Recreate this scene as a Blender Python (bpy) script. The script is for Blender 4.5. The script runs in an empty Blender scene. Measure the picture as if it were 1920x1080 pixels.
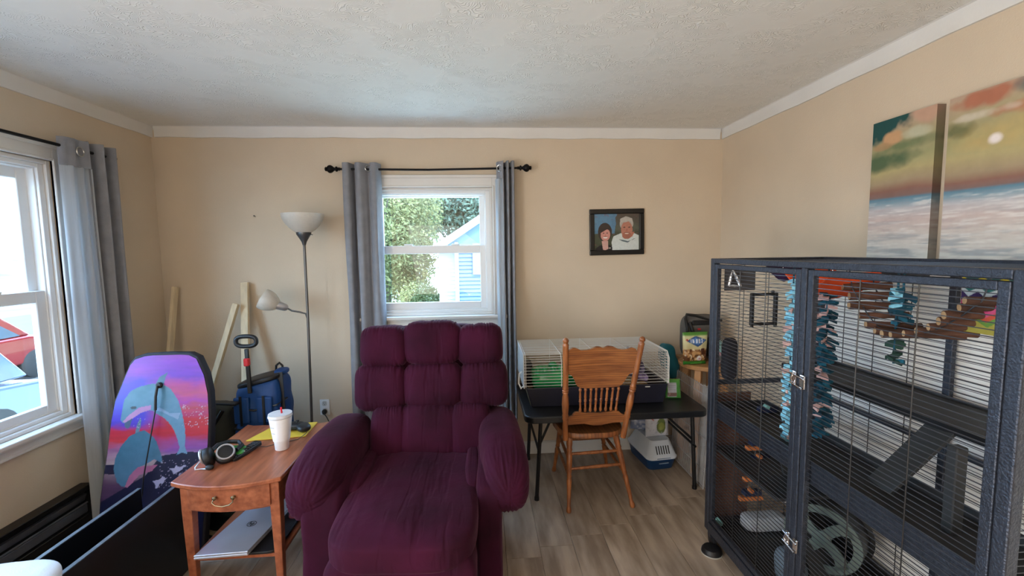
import bpy, math, random
import numpy as np
from mathutils import Vector, Matrix, noise
random.seed(7)
PI = math.pi
sc = bpy.context.scene
COL = sc.collection
def lin(c):
    return tuple(((v/255)/12.92 if v/255 <= .04045 else ((v/255+.055)/1.055)**2.4) for v in c)

# ---------------------------------------------------------------- camera, world, light, exposure
yaw, pitch, roll = .0679, -.0864, -.0139
CAM = Vector((0, -3.2453, 1.5639))
fw = Vector((math.sin(yaw)*math.cos(pitch), math.cos(yaw)*math.cos(pitch), math.sin(pitch)))
rt = Vector((math.cos(yaw), -math.sin(yaw), 0)); up = rt.cross(fw)
r2 = math.cos(roll)*rt + math.sin(roll)*up; u2 = -math.sin(roll)*rt + math.cos(roll)*up
cam = bpy.data.cameras.new('camera'); camo = bpy.data.objects.new('camera', cam); COL.objects.link(camo)
cam.sensor_fit = 'HORIZONTAL'; cam.sensor_width = 36; cam.lens = 822.06/1920*36; cam.clip_start = .02; cam.clip_end = 400
camo.matrix_world = Matrix(((r2.x, u2.x, -fw.x, CAM.x), (r2.y, u2.y, -fw.y, CAM.y), (r2.z, u2.z, -fw.z, CAM.z), (0, 0, 0, 1)))
sc.camera = camo
sc.view_settings.view_transform = 'Standard'; sc.view_settings.look = 'None'
sc.view_settings.gamma = 1; sc.view_settings.use_curve_mapping = False
sc.view_settings.exposure = 0.42
SKY = 10.5
w = bpy.data.worlds.new('sky'); sc.world = w; w.use_nodes = True
nt = w.node_tree; bg = nt.nodes['Background']
tc = nt.nodes.new('ShaderNodeTexCoord'); sx = nt.nodes.new('ShaderNodeSeparateXYZ'); cr = nt.nodes.new('ShaderNodeValToRGB')
nt.links.new(tc.outputs['Generated'], sx.inputs[0]); nt.links.new(sx.outputs['Z'], cr.inputs[0]); nt.links.new(cr.outputs[0], bg.inputs[0])
cr.color_ramp.elements[0].position = 0; cr.color_ramp.elements[0].color = (.54, .76, 1, 1)
cr.color_ramp.elements[1].position = .7; cr.color_ramp.elements[1].color = (.36, .60, 1, 1)
bg.inputs[1].default_value = SKY
def light(name, kind, loc, rot, energy, color, **kw):
    l = bpy.data.lights.new(name, kind); o = bpy.data.objects.new(name, l); COL.objects.link(o)
    l.energy = energy; l.color = color; o.location = loc; o.rotation_euler = rot
    for k, v in kw.items(): setattr(l, k, v)
    return o
light('sun', 'SUN', (0, -10, 12), (math.radians(38), 0, math.radians(38)), 8.0, (1, .95, .86), angle=.02)
# unseen area lamps added behind the camera as fill for the room and right wall
light('rear_fill_light', 'AREA', (-.2, -5.0, 1.3), (math.radians(118), 0, math.radians(-25)), 16, (1, .96, .90), shape='RECTANGLE', size=2.2, size_y=1.7)
light('side_fill_light', 'AREA', (-2.15, -4.0, 1.15), (math.radians(98), 0, math.radians(-97)), 92, (1, .98, .95), shape='RECTANGLE', size=1.7, size_y=1.9)

# ---------------------------------------------------------------- materials
MATS = {}
def mat(name, col, rough=.6, metal=0, var=.08, scale=8, bump=0, bscale=60, stretch=None, sheen=0, coat=0, trans=0, emit=None, rand=0, col2=None, spec=.5, alpha=1):
    if name in MATS: return MATS[name]
    m = bpy.data.materials.new(name); m.use_nodes = True; MATS[name] = m
    t = m.node_tree; b = t.nodes['Principled BSDF']; L = t.links.new
    c = lin(col)
    tcn = t.nodes.new('ShaderNodeTexCoord'); mp = t.nodes.new('ShaderNodeMapping'); L(tcn.outputs['Object'], mp.inputs[0])
    if stretch: mp.inputs['Scale'].default_value = stretch
    vec = mp.outputs[0]
    if rand:
        oi = t.nodes.new('ShaderNodeObjectInfo'); ad = t.nodes.new('ShaderNodeVectorMath'); ad.operation = 'MULTIPLY_ADD'
        L(oi.outputs['Random'], ad.inputs[0]); ad.inputs[1].default_value = (37, 53, 19); L(vec, ad.inputs[2]); vec = ad.outputs[0]
    n = t.nodes.new('ShaderNodeTexNoise'); n.inputs['Scale'].default_value = scale; n.inputs['Detail'].default_value = 6; L(vec, n.inputs[0])
    r = t.nodes.new('ShaderNodeValToRGB'); L(n.outputs[0], r.inputs[0])
    lo = lin(col2) if col2 else tuple(v*(1-var*2) for v in c); hi = tuple(min(1, v*(1+var)) for v in c)
    r.color_ramp.elements[0].position = .33; r.color_ramp.elements[1].position = .67
    r.color_ramp.elements[0].color = (*lo, 1); r.color_ramp.elements[1].color = (*hi, 1)
    out = r.outputs[0]
    if rand:
        hs = t.nodes.new('ShaderNodeHueSaturation'); mr = t.nodes.new('ShaderNodeMapRange'); L(oi.outputs['Random'], mr.inputs[0])
        mr.inputs[3].default_value = 1-rand; mr.inputs[4].default_value = 1+rand; L(mr.outputs[0], hs.inputs['Value']); L(out, hs.inputs['Color']); out = hs.outputs[0]
    L(out, b.inputs['Base Color'])
    b.inputs['Roughness'].default_value = rough; b.inputs['Metallic'].default_value = metal
    b.inputs['Specular IOR Level'].default_value = spec
    b.inputs['Sheen Weight'].default_value = sheen; b.inputs['Coat Weight'].default_value = coat
    b.inputs['Transmission Weight'].default_value = trans; b.inputs['Alpha'].default_value = alpha
    if sheen: b.inputs['Sheen Tint'].default_value = (*[min(1, v*2.2+.05) for v in c], 1); b.inputs['Sheen Roughness'].default_value = .4
    if emit: b.inputs['Emission Color'].default_value = (*c, 1); b.inputs['Emission Strength'].default_value = emit
    if bump:
        nb = t.nodes.new('ShaderNodeTexNoise'); nb.inputs['Scale'].default_value = bscale; nb.inputs['Detail'].default_value = 4; L(vec, nb.inputs[0])
        bp = t.nodes.new('ShaderNodeBump'); bp.inputs['Strength'].default_value = bump; bp.inputs['Distance'].default_value = .01
        L(nb.outputs[0], bp.inputs['Height']); L(bp.outputs[0], b.inputs['Normal'])
    return m
def attr_mat(name, rough=.6, sheen=0, noise_amt=.1, nscale=40):
    if name in MATS: return MATS[name]
    m = bpy.data.materials.new(name); m.use_nodes = True; MATS[name] = m
    t = m.node_tree; b = t.nodes['Principled BSDF']; L = t.links.new
    a = t.nodes.new('ShaderNodeAttribute'); a.attribute_name = 'paint'
    n = t.nodes.new('ShaderNodeTexNoise'); n.inputs['Scale'].default_value = nscale; n.inputs['Detail'].default_value = 5
    tcn = t.nodes.new('ShaderNodeTexCoord'); L(tcn.outputs['Object'], n.inputs[0])
    mr = t.nodes.new('ShaderNodeMapRange'); L(n.outputs[0], mr.inputs[0]); mr.inputs[1].default_value = .3; mr.inputs[2].default_value = .7
    mr.inputs[3].default_value = 1-noise_amt; mr.inputs[4].default_value = 1+noise_amt
    hs = t.nodes.new('ShaderNodeHueSaturation'); L(mr.outputs[0], hs.inputs['Value']); L(a.outputs['Color'], hs.inputs['Color'])
    L(hs.outputs[0], b.inputs['Base Color']); b.inputs['Roughness'].default_value = rough; b.inputs['Sheen Weight'].default_value = sheen
    return m
def glass_mat(name, tint=(1, 1, 1), gloss=.06, rough=.0):
    m = bpy.data.materials.new(name); m.use_nodes = True; MATS[name] = m
    t = m.node_tree; t.nodes.clear(); L = t.links.new
    o = t.nodes.new('ShaderNodeOutputMaterial'); mx = t.nodes.new('ShaderNodeMixShader'); tr = t.nodes.new('ShaderNodeBsdfTransparent'); g = t.nodes.new('ShaderNodeBsdfGlossy')
    tr.inputs[0].default_value = (*tint, 1); g.inputs['Roughness'].default_value = rough
    mx.inputs[0].default_value = gloss
    L(tr.outputs[0], mx.inputs[1]); L(g.outputs[0], mx.inputs[2]); L(mx.outputs[0], o.inputs[0])
    return m
def translucent_mat(name, col, mixf=.4, rough=.6):
    m = bpy.data.materials.new(name); m.use_nodes = True; MATS[name] = m
    t = m.node_tree; L = t.links.new; b = t.nodes['Principled BSDF']; o = [n for n in t.nodes if n.type == 'OUTPUT_MATERIAL'][0]
    n = t.nodes.new('ShaderNodeTexNoise'); n.inputs['Scale'].default_value = 12; r = t.nodes.new('ShaderNodeValToRGB'); L(n.outputs[0], r.inputs[0])
    c = lin(col); r.color_ramp.elements[0].color = (*[v*.85 for v in c], 1); r.color_ramp.elements[1].color = (*c, 1)
    L(r.outputs[0], b.inputs['Base Color']); b.inputs['Roughness'].default_value = rough
    tl = t.nodes.new('ShaderNodeBsdfTranslucent'); L(r.outputs[0], tl.inputs[0]); mx = t.nodes.new('ShaderNodeMixShader'); mx.inputs[0].default_value = mixf
    L(b.outputs[0], mx.inputs[1]); L(tl.outputs[0], mx.inputs[2]); L(mx.outputs[0], o.inputs[0])
    return m

M_wall = mat('wall_paint', (213, 195, 171), .75, var=.02, scale=3, bump=.12, bscale=180)
M_trim = mat('white_trim_paint', (226, 224, 220), .45, var=.02, scale=4, bump=.05, bscale=60)
M_vinyl = mat('white_vinyl', (235, 236, 236), .35, var=.01, scale=4)
M_black = mat('black_metal', (16, 16, 18), .4, var=.1, scale=30)
M_blackp = mat('black_plastic', (20, 20, 23), .5, var=.1, scale=20, bump=.1, bscale=200)
M_glass = glass_mat('window_glass', (.97, 1, .99), .05)

# ceiling: hand-stomped plaster
def ceiling_mat():
    m = mat('ceiling_plaster', (236, 234, 228), .8, var=.015, scale=5)
    t = m.node_tree; b = t.nodes['Principled BSDF']; L = t.links.new
    tcn = t.nodes.new('ShaderNodeTexCoord')
    n1 = t.nodes.new('ShaderNodeTexNoise'); n1.inputs['Scale'].default_value = 7; n1.inputs['Detail'].default_value = 2
    L(tcn.outputs['Object'], n1.inputs[0])
    mx = t.nodes.new('ShaderNodeVectorMath'); mx.operation = 'MULTIPLY_ADD'; L(n1.outputs['Color'], mx.inputs[0]); mx.inputs[1].default_value = (1.5, 1.5, 0); L(tcn.outputs['Object'], mx.inputs[2])
    wv = t.nodes.new('ShaderNodeTexWave'); wv.inputs['Scale'].default_value = 9; wv.inputs['Distortion'].default_value = 3; wv.inputs['Detail'].default_value = 3
    L(mx.outputs[0], wv.inputs[0])
    n2 = t.nodes.new('ShaderNodeTexNoise'); n2.inputs['Scale'].default_value = 5; L(tcn.outputs['Object'], n2.inputs[0])
    mr = t.nodes.new('ShaderNodeMapRange'); mr.inputs[1].default_value = .42; mr.inputs[2].default_value = .6; L(n2.outputs[0], mr.inputs[0])
    pw = t.nodes.new('ShaderNodeMath'); pw.operation = 'POWER'; pw.inputs[1].default_value = 5; L(wv.outputs[1], pw.inputs[0])
    mu = t.nodes.new('ShaderNodeMath'); mu.operation = 'MULTIPLY'; L(pw.outputs[0], mu.inputs[0]); L(mr.outputs[0], mu.inputs[1])
    bp = t.nodes.new('ShaderNodeBump'); bp.inputs['Strength'].default_value = .55; bp.inputs['Distance'].default_value = .006
    L(mu.outputs[0], bp.inputs['Height']); L(bp.outputs[0], b.inputs['Normal'])
    return m
M_ceil = ceiling_mat()

# ---------------------------------------------------------------- mesh helpers
ORG = {}
class MB:
    def __init__(s): s.v = []; s.f = []; s.c = None; s.M = None
    def add(s, vs, fs):
        k = len(s.v)
        s.v += [tuple(s.M @ Vector(p)) if s.M is not None else tuple(p) for p in vs]
        s.f += [tuple(i+k for i in f) for f in fs]; return s
    def box(s, x0, x1, y0, y1, z0, z1):
        x0, x1 = sorted((x0, x1)); y0, y1 = sorted((y0, y1)); z0, z1 = sorted((z0, z1))
        return s.add([(x0,y0,z0),(x1,y0,z0),(x1,y1,z0),(x0,y1,z0),(x0,y0,z1),(x1,y0,z1),(x1,y1,z1),(x0,y1,z1)],
                     [(0,3,2,1),(4,5,6,7),(0,1,5,4),(1,2,6,5),(2,3,7,6),(3,0,4,7)])
    def beam(s, a, b, w, h, upv=(0, 0, 1)):
        a = Vector(a); b = Vector(b); d = (b-a).normalized(); u = Vector(upv)
        if abs(d.dot(u)) > .98: u = Vector((0, 1, 0))
        r = d.cross(u).normalized(); u = r.cross(d).normalized(); r *= w/2; u *= h/2
        vs = [a-r-u, a+r-u, a+r+u, a-r+u, b-r-u, b+r-u, b+r+u, b-r+u]
        return s.add(vs, [(0,1,2,3),(4,7,6,5),(0,4,5,1),(1,5,6,2),(2,6,7,3),(3,7,4,0)])
    def tube(s, pts, r, n=8, closed=False):
        pts = [Vector(p) for p in pts]; N = len(pts); rs = r if isinstance(r, (list, tuple)) else [r]*N
        t0 = None; vs = []; nrm = None
        for i in range(N):
            if closed: d = pts[(i+1) % N]-pts[i-1]
            else: d = pts[min(i+1, N-1)]-pts[max(i-1, 0)]
            d = d.normalized() if d.length > 1e-9 else Vector((0, 0, 1))
            if nrm is None: nrm = d.orthogonal().normalized()
            else:
                nrm = nrm - d*nrm.dot(d); nrm = nrm.normalized() if nrm.length > 1e-6 else d.orthogonal().normalized()
            b = d.cross(nrm)
            for k in range(n):
                a = 2*PI*k/n; vs.append(pts[i]+(nrm*math.cos(a)+b*math.sin(a))*rs[i])
        fs = []
        for i in range(N if closed else N-1):
            j = (i+1) % N
            for k in range(n): fs.append((i*n+k, i*n+(k+1) % n, j*n+(k+1) % n, j*n+k))
        if not closed: fs += [tuple(range(n-1, -1, -1)), tuple((N-1)*n+k for k in range(n))]
        return s.add(vs, fs)
    def lathe(s, p0, p1, prof, n=16, cap=True):
        p0 = Vector(p0); p1 = Vector(p1); d = p1-p0; L = d.length; d.normalize(); a = d.orthogonal().normalized(); b = d.cross(a)
        vs = []; m = len(prof)
        for t, r in prof:
            for k in range(n):
                q = 2*PI*k/n; vs.append(p0+d*(L*t)+(a*math.cos(q)+b*math.sin(q))*max(r, 1e-4))
        fs = [(i*n+k, i*n+(k+1) % n, (i+1)*n+(k+1) % n, (i+1)*n+k) for i in range(m-1) for k in range(n)]
        if cap: fs += [tuple(range(n-1, -1, -1)), tuple((m-1)*n+k for k in range(n))]
        return s.add(vs, fs)
    def prism(s, poly, z0, z1):
        n = len(poly)
        vs = [(x, y, z0) for x, y in poly]+[(x, y, z1) for x, y in poly]
        return s.add(vs, [tuple(range(n-1, -1, -1)), tuple(range(n, 2*n))]+[(i, (i+1) % n, n+(i+1) % n, n+i) for i in range(n)])
    def slab(s, poly, f):     # poly (a,b) with f(a,b,t) t=0/1
        n = len(poly); vs = [f(a, b, 0) for a, b in poly]+[f(a, b, 1) for a, b in poly]
        return s.add(vs, [tuple(range(n-1, -1, -1)), tuple(range(n, 2*n))]+[(i, (i+1) % n, n+(i+1) % n, n+i) for i in range(n)])
    def grid(s, fn, nu, nv):
        vs = [fn(i/nu, j/nv) for j in range(nv+1) for i in range(nu+1)]
        return s.add(vs, [(j*(nu+1)+i, j*(nu+1)+i+1, (j+1)*(nu+1)+i+1, (j+1)*(nu+1)+i) for j in range(nv) for i in range(nu)])
    def pillow(s, c, h, n=5, k=14, fn=None, R=None):
        idx = {}; vs = []; fs = []
        def vid(p):
            key = tuple(round(q, 5) for q in p)
            if key not in idx:
                idx[key] = len(vs); x, y, z = p
                m = (abs(x)**n+abs(y)**n+abs(z)**n)**(1/n); q = Vector((x/m, y/m, z/m))
                v = Vector((q.x*h[0], q.y*h[1], q.z*h[2]))
                if fn: v = v+fn(q, v)
                if R: v = R @ v
                vs.append(v+Vector(c))
            return idx[key]
        for ax in range(3):
            for sg in (-1, 1):
                for i in range(k):
                    for j in range(k):
                        q = []
                        for a, b in ((i, j), (i+1, j), (i+1, j+1), (i, j+1)):
                            p = [0, 0, 0]; p[ax] = sg; p[(ax+1) % 3] = (2*a/k-1); p[(ax+2) % 3] = (2*b/k-1); q.append(vid(p))
                        fs.append(tuple(q if sg > 0 else q[::-1]))
        return s.add(vs, fs)
    def build(s, name, m, parent=None, origin=None, smooth=35, bevel=0, label=None, kind=None, paint=None, seg=1):
        if parent is not None: org = ORG[parent]
        elif origin is not None: org = Vector(origin)
        else:
            a = np.array(s.v); org = Vector((float(a[:, 0].mean()), float(a[:, 1].mean()), float(a[:, 2].min())))
        me = bpy.data.meshes.new(name); me.from_pydata([tuple(Vector(p)-org) for p in s.v], [], s.f); me.update()
        o = bpy.data.objects.new(name, me); COL.objects.link(o); me.materials.append(m)
        if parent is not None: o.parent = parent
        else: o.location = org
        ORG[o] = org
        if smooth:
            me.polygons.foreach_set('use_smooth', [True]*len(me.polygons))
            if smooth < 180: me.set_sharp_from_angle(angle=math.radians(smooth))
        if bevel:
            b = o.modifiers.new('bevel', 'BEVEL'); b.width = bevel; b.segments = seg; b.limit_method = 'ANGLE'; b.angle_limit = math.radians(40)
        if paint is not None:
            at = me.color_attributes.new('paint', 'FLOAT_COLOR', 'POINT')
            a = np.ones((len(s.v), 4), dtype=np.float32); a[:, :3] = paint; at.data.foreach_set('color', a.ravel())
        if label: o['label'] = label
        if kind: o['kind'] = kind
        return o
def thing(name, label, cat, loc, group=None):
    o = bpy.data.objects.new(name, None); COL.objects.link(o); o.location = loc; o.empty_display_size = .1
    o['label'] = label; o['category'] = cat; ORG[o] = Vector(loc)
    if group: o['group'] = group
    return o
def struct(name, loc=(0, 0, 0)):
    o = bpy.data.objects.new(name, None); COL.objects.link(o); o.location = loc; o['kind'] = 'structure'; ORG[o] = Vector(loc); return o
def tag(o, label, cat, group=None):
    o['label'] = label; o['category'] = cat
    if group: o['group'] = group
    return o
def rrect(x0, x1, y0, y1, r, n=5):
    P = []
    for cx, cy, a in ((x1-r, y1-r, 0), (x0+r, y1-r, 90), (x0+r, y0+r, 180), (x1-r, y0+r, 270)):
        for k in range(n+1):
            q = math.radians(a+90*k/n); P.append((cx+r*math.cos(q), cy+r*math.sin(q)))
    return P
def inpoly(px, py, poly):
    r = np.zeros(px.shape, bool); n = len(poly); j = n-1
    for i in range(n):
        xi, yi = poly[i]; xj, yj = poly[j]
        c = ((yi > py) != (yj > py)) & (px < (xj-xi)*(py-yi)/(yj-yi+1e-12)+xi); r ^= c; j = i
    return r
_rs = np.random.RandomState(3)
_lat = _rs.rand(64, 64)
def vn(x, y, s):   # value noise, vectorised
    x = np.asarray(x)*s; y = np.asarray(y)*s; xi = np.floor(x).astype(int); yi = np.floor(y).astype(int); fx = x-xi; fy = y-yi
    fx = fx*fx*(3-2*fx); fy = fy*fy*(3-2*fy); g = lambda a, b: _lat[a % 64, b % 64]
    return (g(xi, yi)*(1-fx)+g(xi+1, yi)*fx)*(1-fy)+(g(xi, yi+1)*(1-fx)+g(xi+1, yi+1)*fx)*fy
def fbm(x, y, s): return (vn(x, y, s)+.5*vn(x+7, y+3, s*2.1)+.25*vn(x+1, y+9, s*4.3))/1.75
def ramp(t, stops):
    t = np.asarray(t); xs = [a for a, _ in stops]; cs = np.array([lin(c) for _, c in stops])
    return np.stack([np.interp(t, xs, cs[:, k]) for k in range(3)], -1)
def put(C, mask, col, a=1.0):
    col = np.array(lin(col)); a = np.where(mask, a, 0)[..., None]; return C*(1-a)+col*a

# ---------------------------------------------------------------- room shell
WL, WR, H, YB = -2.245, 1.82, 2.44, -5.3
TW = .15
# back window opening and left window opening
BW = (-.81, .085, 1.09, 2.02); LW = (-1.83, -.745, .70, 2.06)
m = MB(); m.box(WL-TW, WR+TW, 0, TW, 0, BW[2]); m.box(WL-TW, WR+TW, 0, TW, BW[3], H); m.box(WL-TW, BW[0], 0, TW, BW[2], BW[3]); m.box(BW[1], WR+TW, 0, TW, BW[2], BW[3])
m.build('wall_back', M_wall, smooth=0, kind='structure')
LW2 = (-3.12, -2.06, .70, 2.06)  # opening of the unseen added window
m = MB(); m.box(WL-TW, WL, YB, 0, 0, LW[2]); m.box(WL-TW, WL, YB, 0, LW[3], H); m.box(WL-TW, WL, LW2[1], LW[0], LW[2], LW[3]); m.box(WL-TW, WL, YB, LW2[0], LW[2], LW[3]); m.box(WL-TW, WL, LW[1], 0, LW[2], LW[3])
m.build('wall_left', M_wall, smooth=0, kind='structure')
MB().box(WR, WR+TW, YB, 0, 0, H).build('wall_right', M_wall, smooth=0, kind='structure')
MB().box(WL-TW, WR+TW, YB-TW, YB, 0, H).build('wall_front', M_wall, smooth=0, kind='structure')
MB().box(WL-TW, WR+TW, YB-TW, TW, H, H+.12).build('ceiling', M_ceil, smooth=0, kind='structure')
# crown boards with a small cove, uneven lower edge
def crown(name, a, b, inward):
    a = Vector(a); b = Vector(b); n = 40; inw = Vector(inward); mb = MB()
    prof = [(0, -.074), (.012, -.074), (.014, -.03), (.022, -.004), (.03, 0), (0, 0)]
    vs = []
    for i in range(n+1):
        p = a.lerp(b, i/n); wob = .0022*math.sin(i*1.7)+.0015*math.sin(i*.6+1)
        for o_, z in prof: vs.append(p+inw*o_+Vector((0, 0, z+(wob if z < -.05 else 0))))
    k = len(prof)
    fs = [(i*k+j, i*k+(j+1) % k, (i+1)*k+(j+1) % k, (i+1)*k+j) for i in range(n) for j in range(k)]+[tuple(range(k)), tuple(n*k+j for j in range(k-1, -1, -1))]
    mb.add(vs, fs); mb.build(name, M_trim, smooth=30, kind='structure')
crown('trim_1', (WL+.03, 0, H), (WR-.03, 0, H), (0, -1, 0))
crown('trim_2', (WL, 0, H), (WL, YB, H), (1, 0, 0))
crown('trim_3', (WR, 0, H), (WR, YB, H), (-1, 0, 0))
MB().box(WL, WR, -.014, 0, 0, .09).box(WL, WR, -.010, 0, .09, .098).build('baseboard_back', M_trim, smooth=0, bevel=.002, kind='structure')
MB().box(WR-.014, WR, YB, -.014, 0, .09).build('baseboard_right', M_trim, smooth=0, bevel=.002, kind='structure')
MB().box(WL, WL+.014, -.70, -.014, 0, .09).build('baseboard_left', M_trim, smooth=0, bevel=.002, kind='structure')
# floor: slab and planks running away from the camera
M_plank = mat('oak_plank', (176, 158, 140), .42, var=.10, scale=3.5, stretch=(5, .9, 1), bump=.06, bscale=30, rand=.05, col2=(138, 120, 103), spec=.35)
fl = MB().box(WL-TW, WR+TW, YB-TW, TW, -.1, -.012).build('floor', mat('subfloor', (60, 50, 40), .9), smooth=0, kind='structure', origin=(0, 0, -.1))
PW, PL = .180, 1.22
def plank_mesh(wd, ln):
    g = .0008; e = .0025; z = 0.0; x0, x1, y0, y1 = g, wd-g, g, ln-g
    mb = MB(); mb.add([(x0, y0, -.012), (x1, y0, -.012), (x1, y1, -.012), (x0, y1, -.012), (x0, y0, z-.0012), (x1, y0, z-.0012), (x1, y1, z-.0012), (x0, y1, z-.0012), (x0+e, y0+e, z), (x1-e, y0+e, z), (x1-e, y1-e, z), (x0+e, y1-e, z)],
        [(0,1,5,4),(1,2,6,5),(2,3,7,6),(3,0,4,7),(4,5,9,8),(5,6,10,9),(6,7,11,10),(7,4,8,11),(8,9,10,11)])
    me = bpy.data.meshes.new('plank'); me.from_pydata(mb.v, [], mb.f); me.materials.append(M_plank); return me
full = plank_mesh(PW, PL); x = WL; i = 0; cache = {}
while x < WR-.01:
    wd = min(PW, WR-x); y = YB+.0; ln = PL*(.25+.31*((i*2.3) % 2.1)); 
    while y < -.01:
        l_ = min(ln, 0-y); key = (round(wd, 3), round(l_, 3))
        if key == (PW, PL): me = full
        else: me = cache.setdefault(key, None) or plank_mesh(wd, l_); cache[key] = me
        o = bpy.data.objects.new('plank', me); COL.objects.link(o); o.parent = fl; o.location = Vector((x, y, 0))-ORG[fl]; y += l_; ln = PL
    x += wd; i += 1

# ---------------------------------------------------------------- windows
def window(name, P, u0, u1, z0, z1, glass, rail):
    """P(u, d, z): u along the wall, d depth (+ into the room, - outwards)."""
    W = struct(name, P((u0+u1)/2, 0, z0))
    def fr(mb, a0, a1, b0, b1, wd, d0, d1, wt=None, wb=None):
        wt = wt or wd; wb = wb or wd
        for q in ((a0, a0+wd, b0, b1), (a1-wd, a1, b0, b1), (a0+wd, a1-wd, b1-wt, b1), (a0+wd, a1-wd, b0, b0+wb)):
            p = P(q[0], d0, q[2]); r = P(q[1], d1, q[3]); mb.box(p[0], r[0], p[1], r[1], p[2], r[2])
    mb = MB(); cw = .088
    # casing: stepped boards; three sides
    for a0, a1, b0, b1, dd in ((u0-cw, u0, z0, z1+cw, .016), (u1, u1+cw, z0, z1+cw, .016), (u0, u1, z1, z1+cw, .016), (u0-cw, u0-cw+.022, z0, z1+cw, .026), (u1+cw-.022, u1+cw, z0, z1+cw, .026), (u0-cw+.022, u1+cw-.022, z1+cw-.022, z1+cw, .026),
                           (u0-.014, u0, z0, z1+.014, .022), (u1, u1+.014, z0, z1+.014, .022), (u0, u1, z1, z1+.014, .022)):
        p = P(a0, 0, b0); r = P(a1, dd, b1); mb.box(p[0], r[0], p[1], r[1], p[2], r[2])
    mb.build('casing', M_trim, W, smooth=0, bevel=.003)
    mb = MB(); fr(mb, u0, u1, z0, z1, .02, -TW, 0); mb.build('jamb', M_trim, W, smooth=0, bevel=.002)
    mb = MB(); fr(mb, u0+.02, u1-.02, z0+.02, z1-.02, .03, -.10, -.015, .022, .02); fr(mb, u0+.05, u1-.05, z0+.04, z1-.042, .008, -.075, -.03); mb.build('vinyl_frame', M_vinyl, W, smooth=0, bevel=.002)
    g0, g1, gz0, gz1 = glass
    for nm, a, b, d0, d1 in (('upper_sash', rail[1]-.012, gz1, -.095, -.068), ('lower_sash', gz0, rail[0]+.012, -.062, -.035)):
        lo = a if nm == 'upper_sash' else a; top = b
        mb = MB(); s0, s1 = u0+.054, u1-.054
        if nm == 'lower_sash':
            zb = z0+.04; zt = rail[1]; aa = [(s0, g0, zb, zt), (g1, s1, zb, zt), (g0, g1, zb, gz0), (g0, g1, rail[0], zt)]
        else:
            zb = rail[0]; zt = z1-.042; aa = [(s0, g0, zb, zt), (g1, s1, zb, zt), (g0, g1, zb, rail[1]), (g0, g1, gz1, zt)]
        for q in aa:
            p = P(q[0], d0, q[2]); r = P(q[1], d1, q[3]); mb.box(p[0], r[0], p[1], r[1], p[2], r[2])
        so = mb.build(nm, M_vinyl, W, smooth=0, bevel=.003)
        pz0, pz1 = (gz0, rail[0]) if nm == 'lower_sash' else (rail[1], gz1)
        dm = (d0+d1)/2; p = P(g0-.004, dm-.002, pz0-.004); r = P(g1+.004, dm+.002, pz1+.004)
        MB().box(p[0], r[0], p[1], r[1], p[2], r[2]).build('pane', M_glass, so, smooth=0)
    mb = MB()
    for uu in (g0+.18, g1-.18):
        p = P(uu-.03, -.06, rail[1]); r = P(uu+.03, -.038, rail[1]+.012); mb.box(p[0], r[0], p[1], r[1], p[2], r[2])
    mb.build('sash_lock', M_vinyl, W, smooth=0, bevel=.003)
    mb = MB(); p = P(u0-cw-.02, -.02, z0-.024); r = P(u1+cw+.02, .055, z0); mb.box(p[0], r[0], p[1], r[1], p[2], r[2]); mb.build('stool', M_trim, W, smooth=0, bevel=.006, seg=2)
    mb = MB()
    for a, b, dd in ((z0-.085, z0-.024, .014), (z0-.04, z0-.024, .026), (z0-.085, z0-.07, .02)):
        p = P(u0-cw, 0, a); r = P(u1+cw, dd, b); mb.box(p[0], r[0], p[1], r[1], p[2], r[2])
    mb.build('apron', M_trim, W, smooth=0, bevel=.003)
    return W
window('window_1', lambda u, d, z: (u, -d, z), *BW, (-.717, -.012, 1.185, 1.958), (1.545, 1.605))
window('window_2', lambda u, d, z: (WL+d, u, z), *LW, (-1.72, -.852, .79, 1.956), (1.328, 1.388))
window('window_added', lambda u, d, z: (WL+d, u, z), *LW2, (-2.97, -2.21, .80, 1.955), (1.335, 1.395))  # unseen window added to throw more daylight on the right wall

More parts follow.
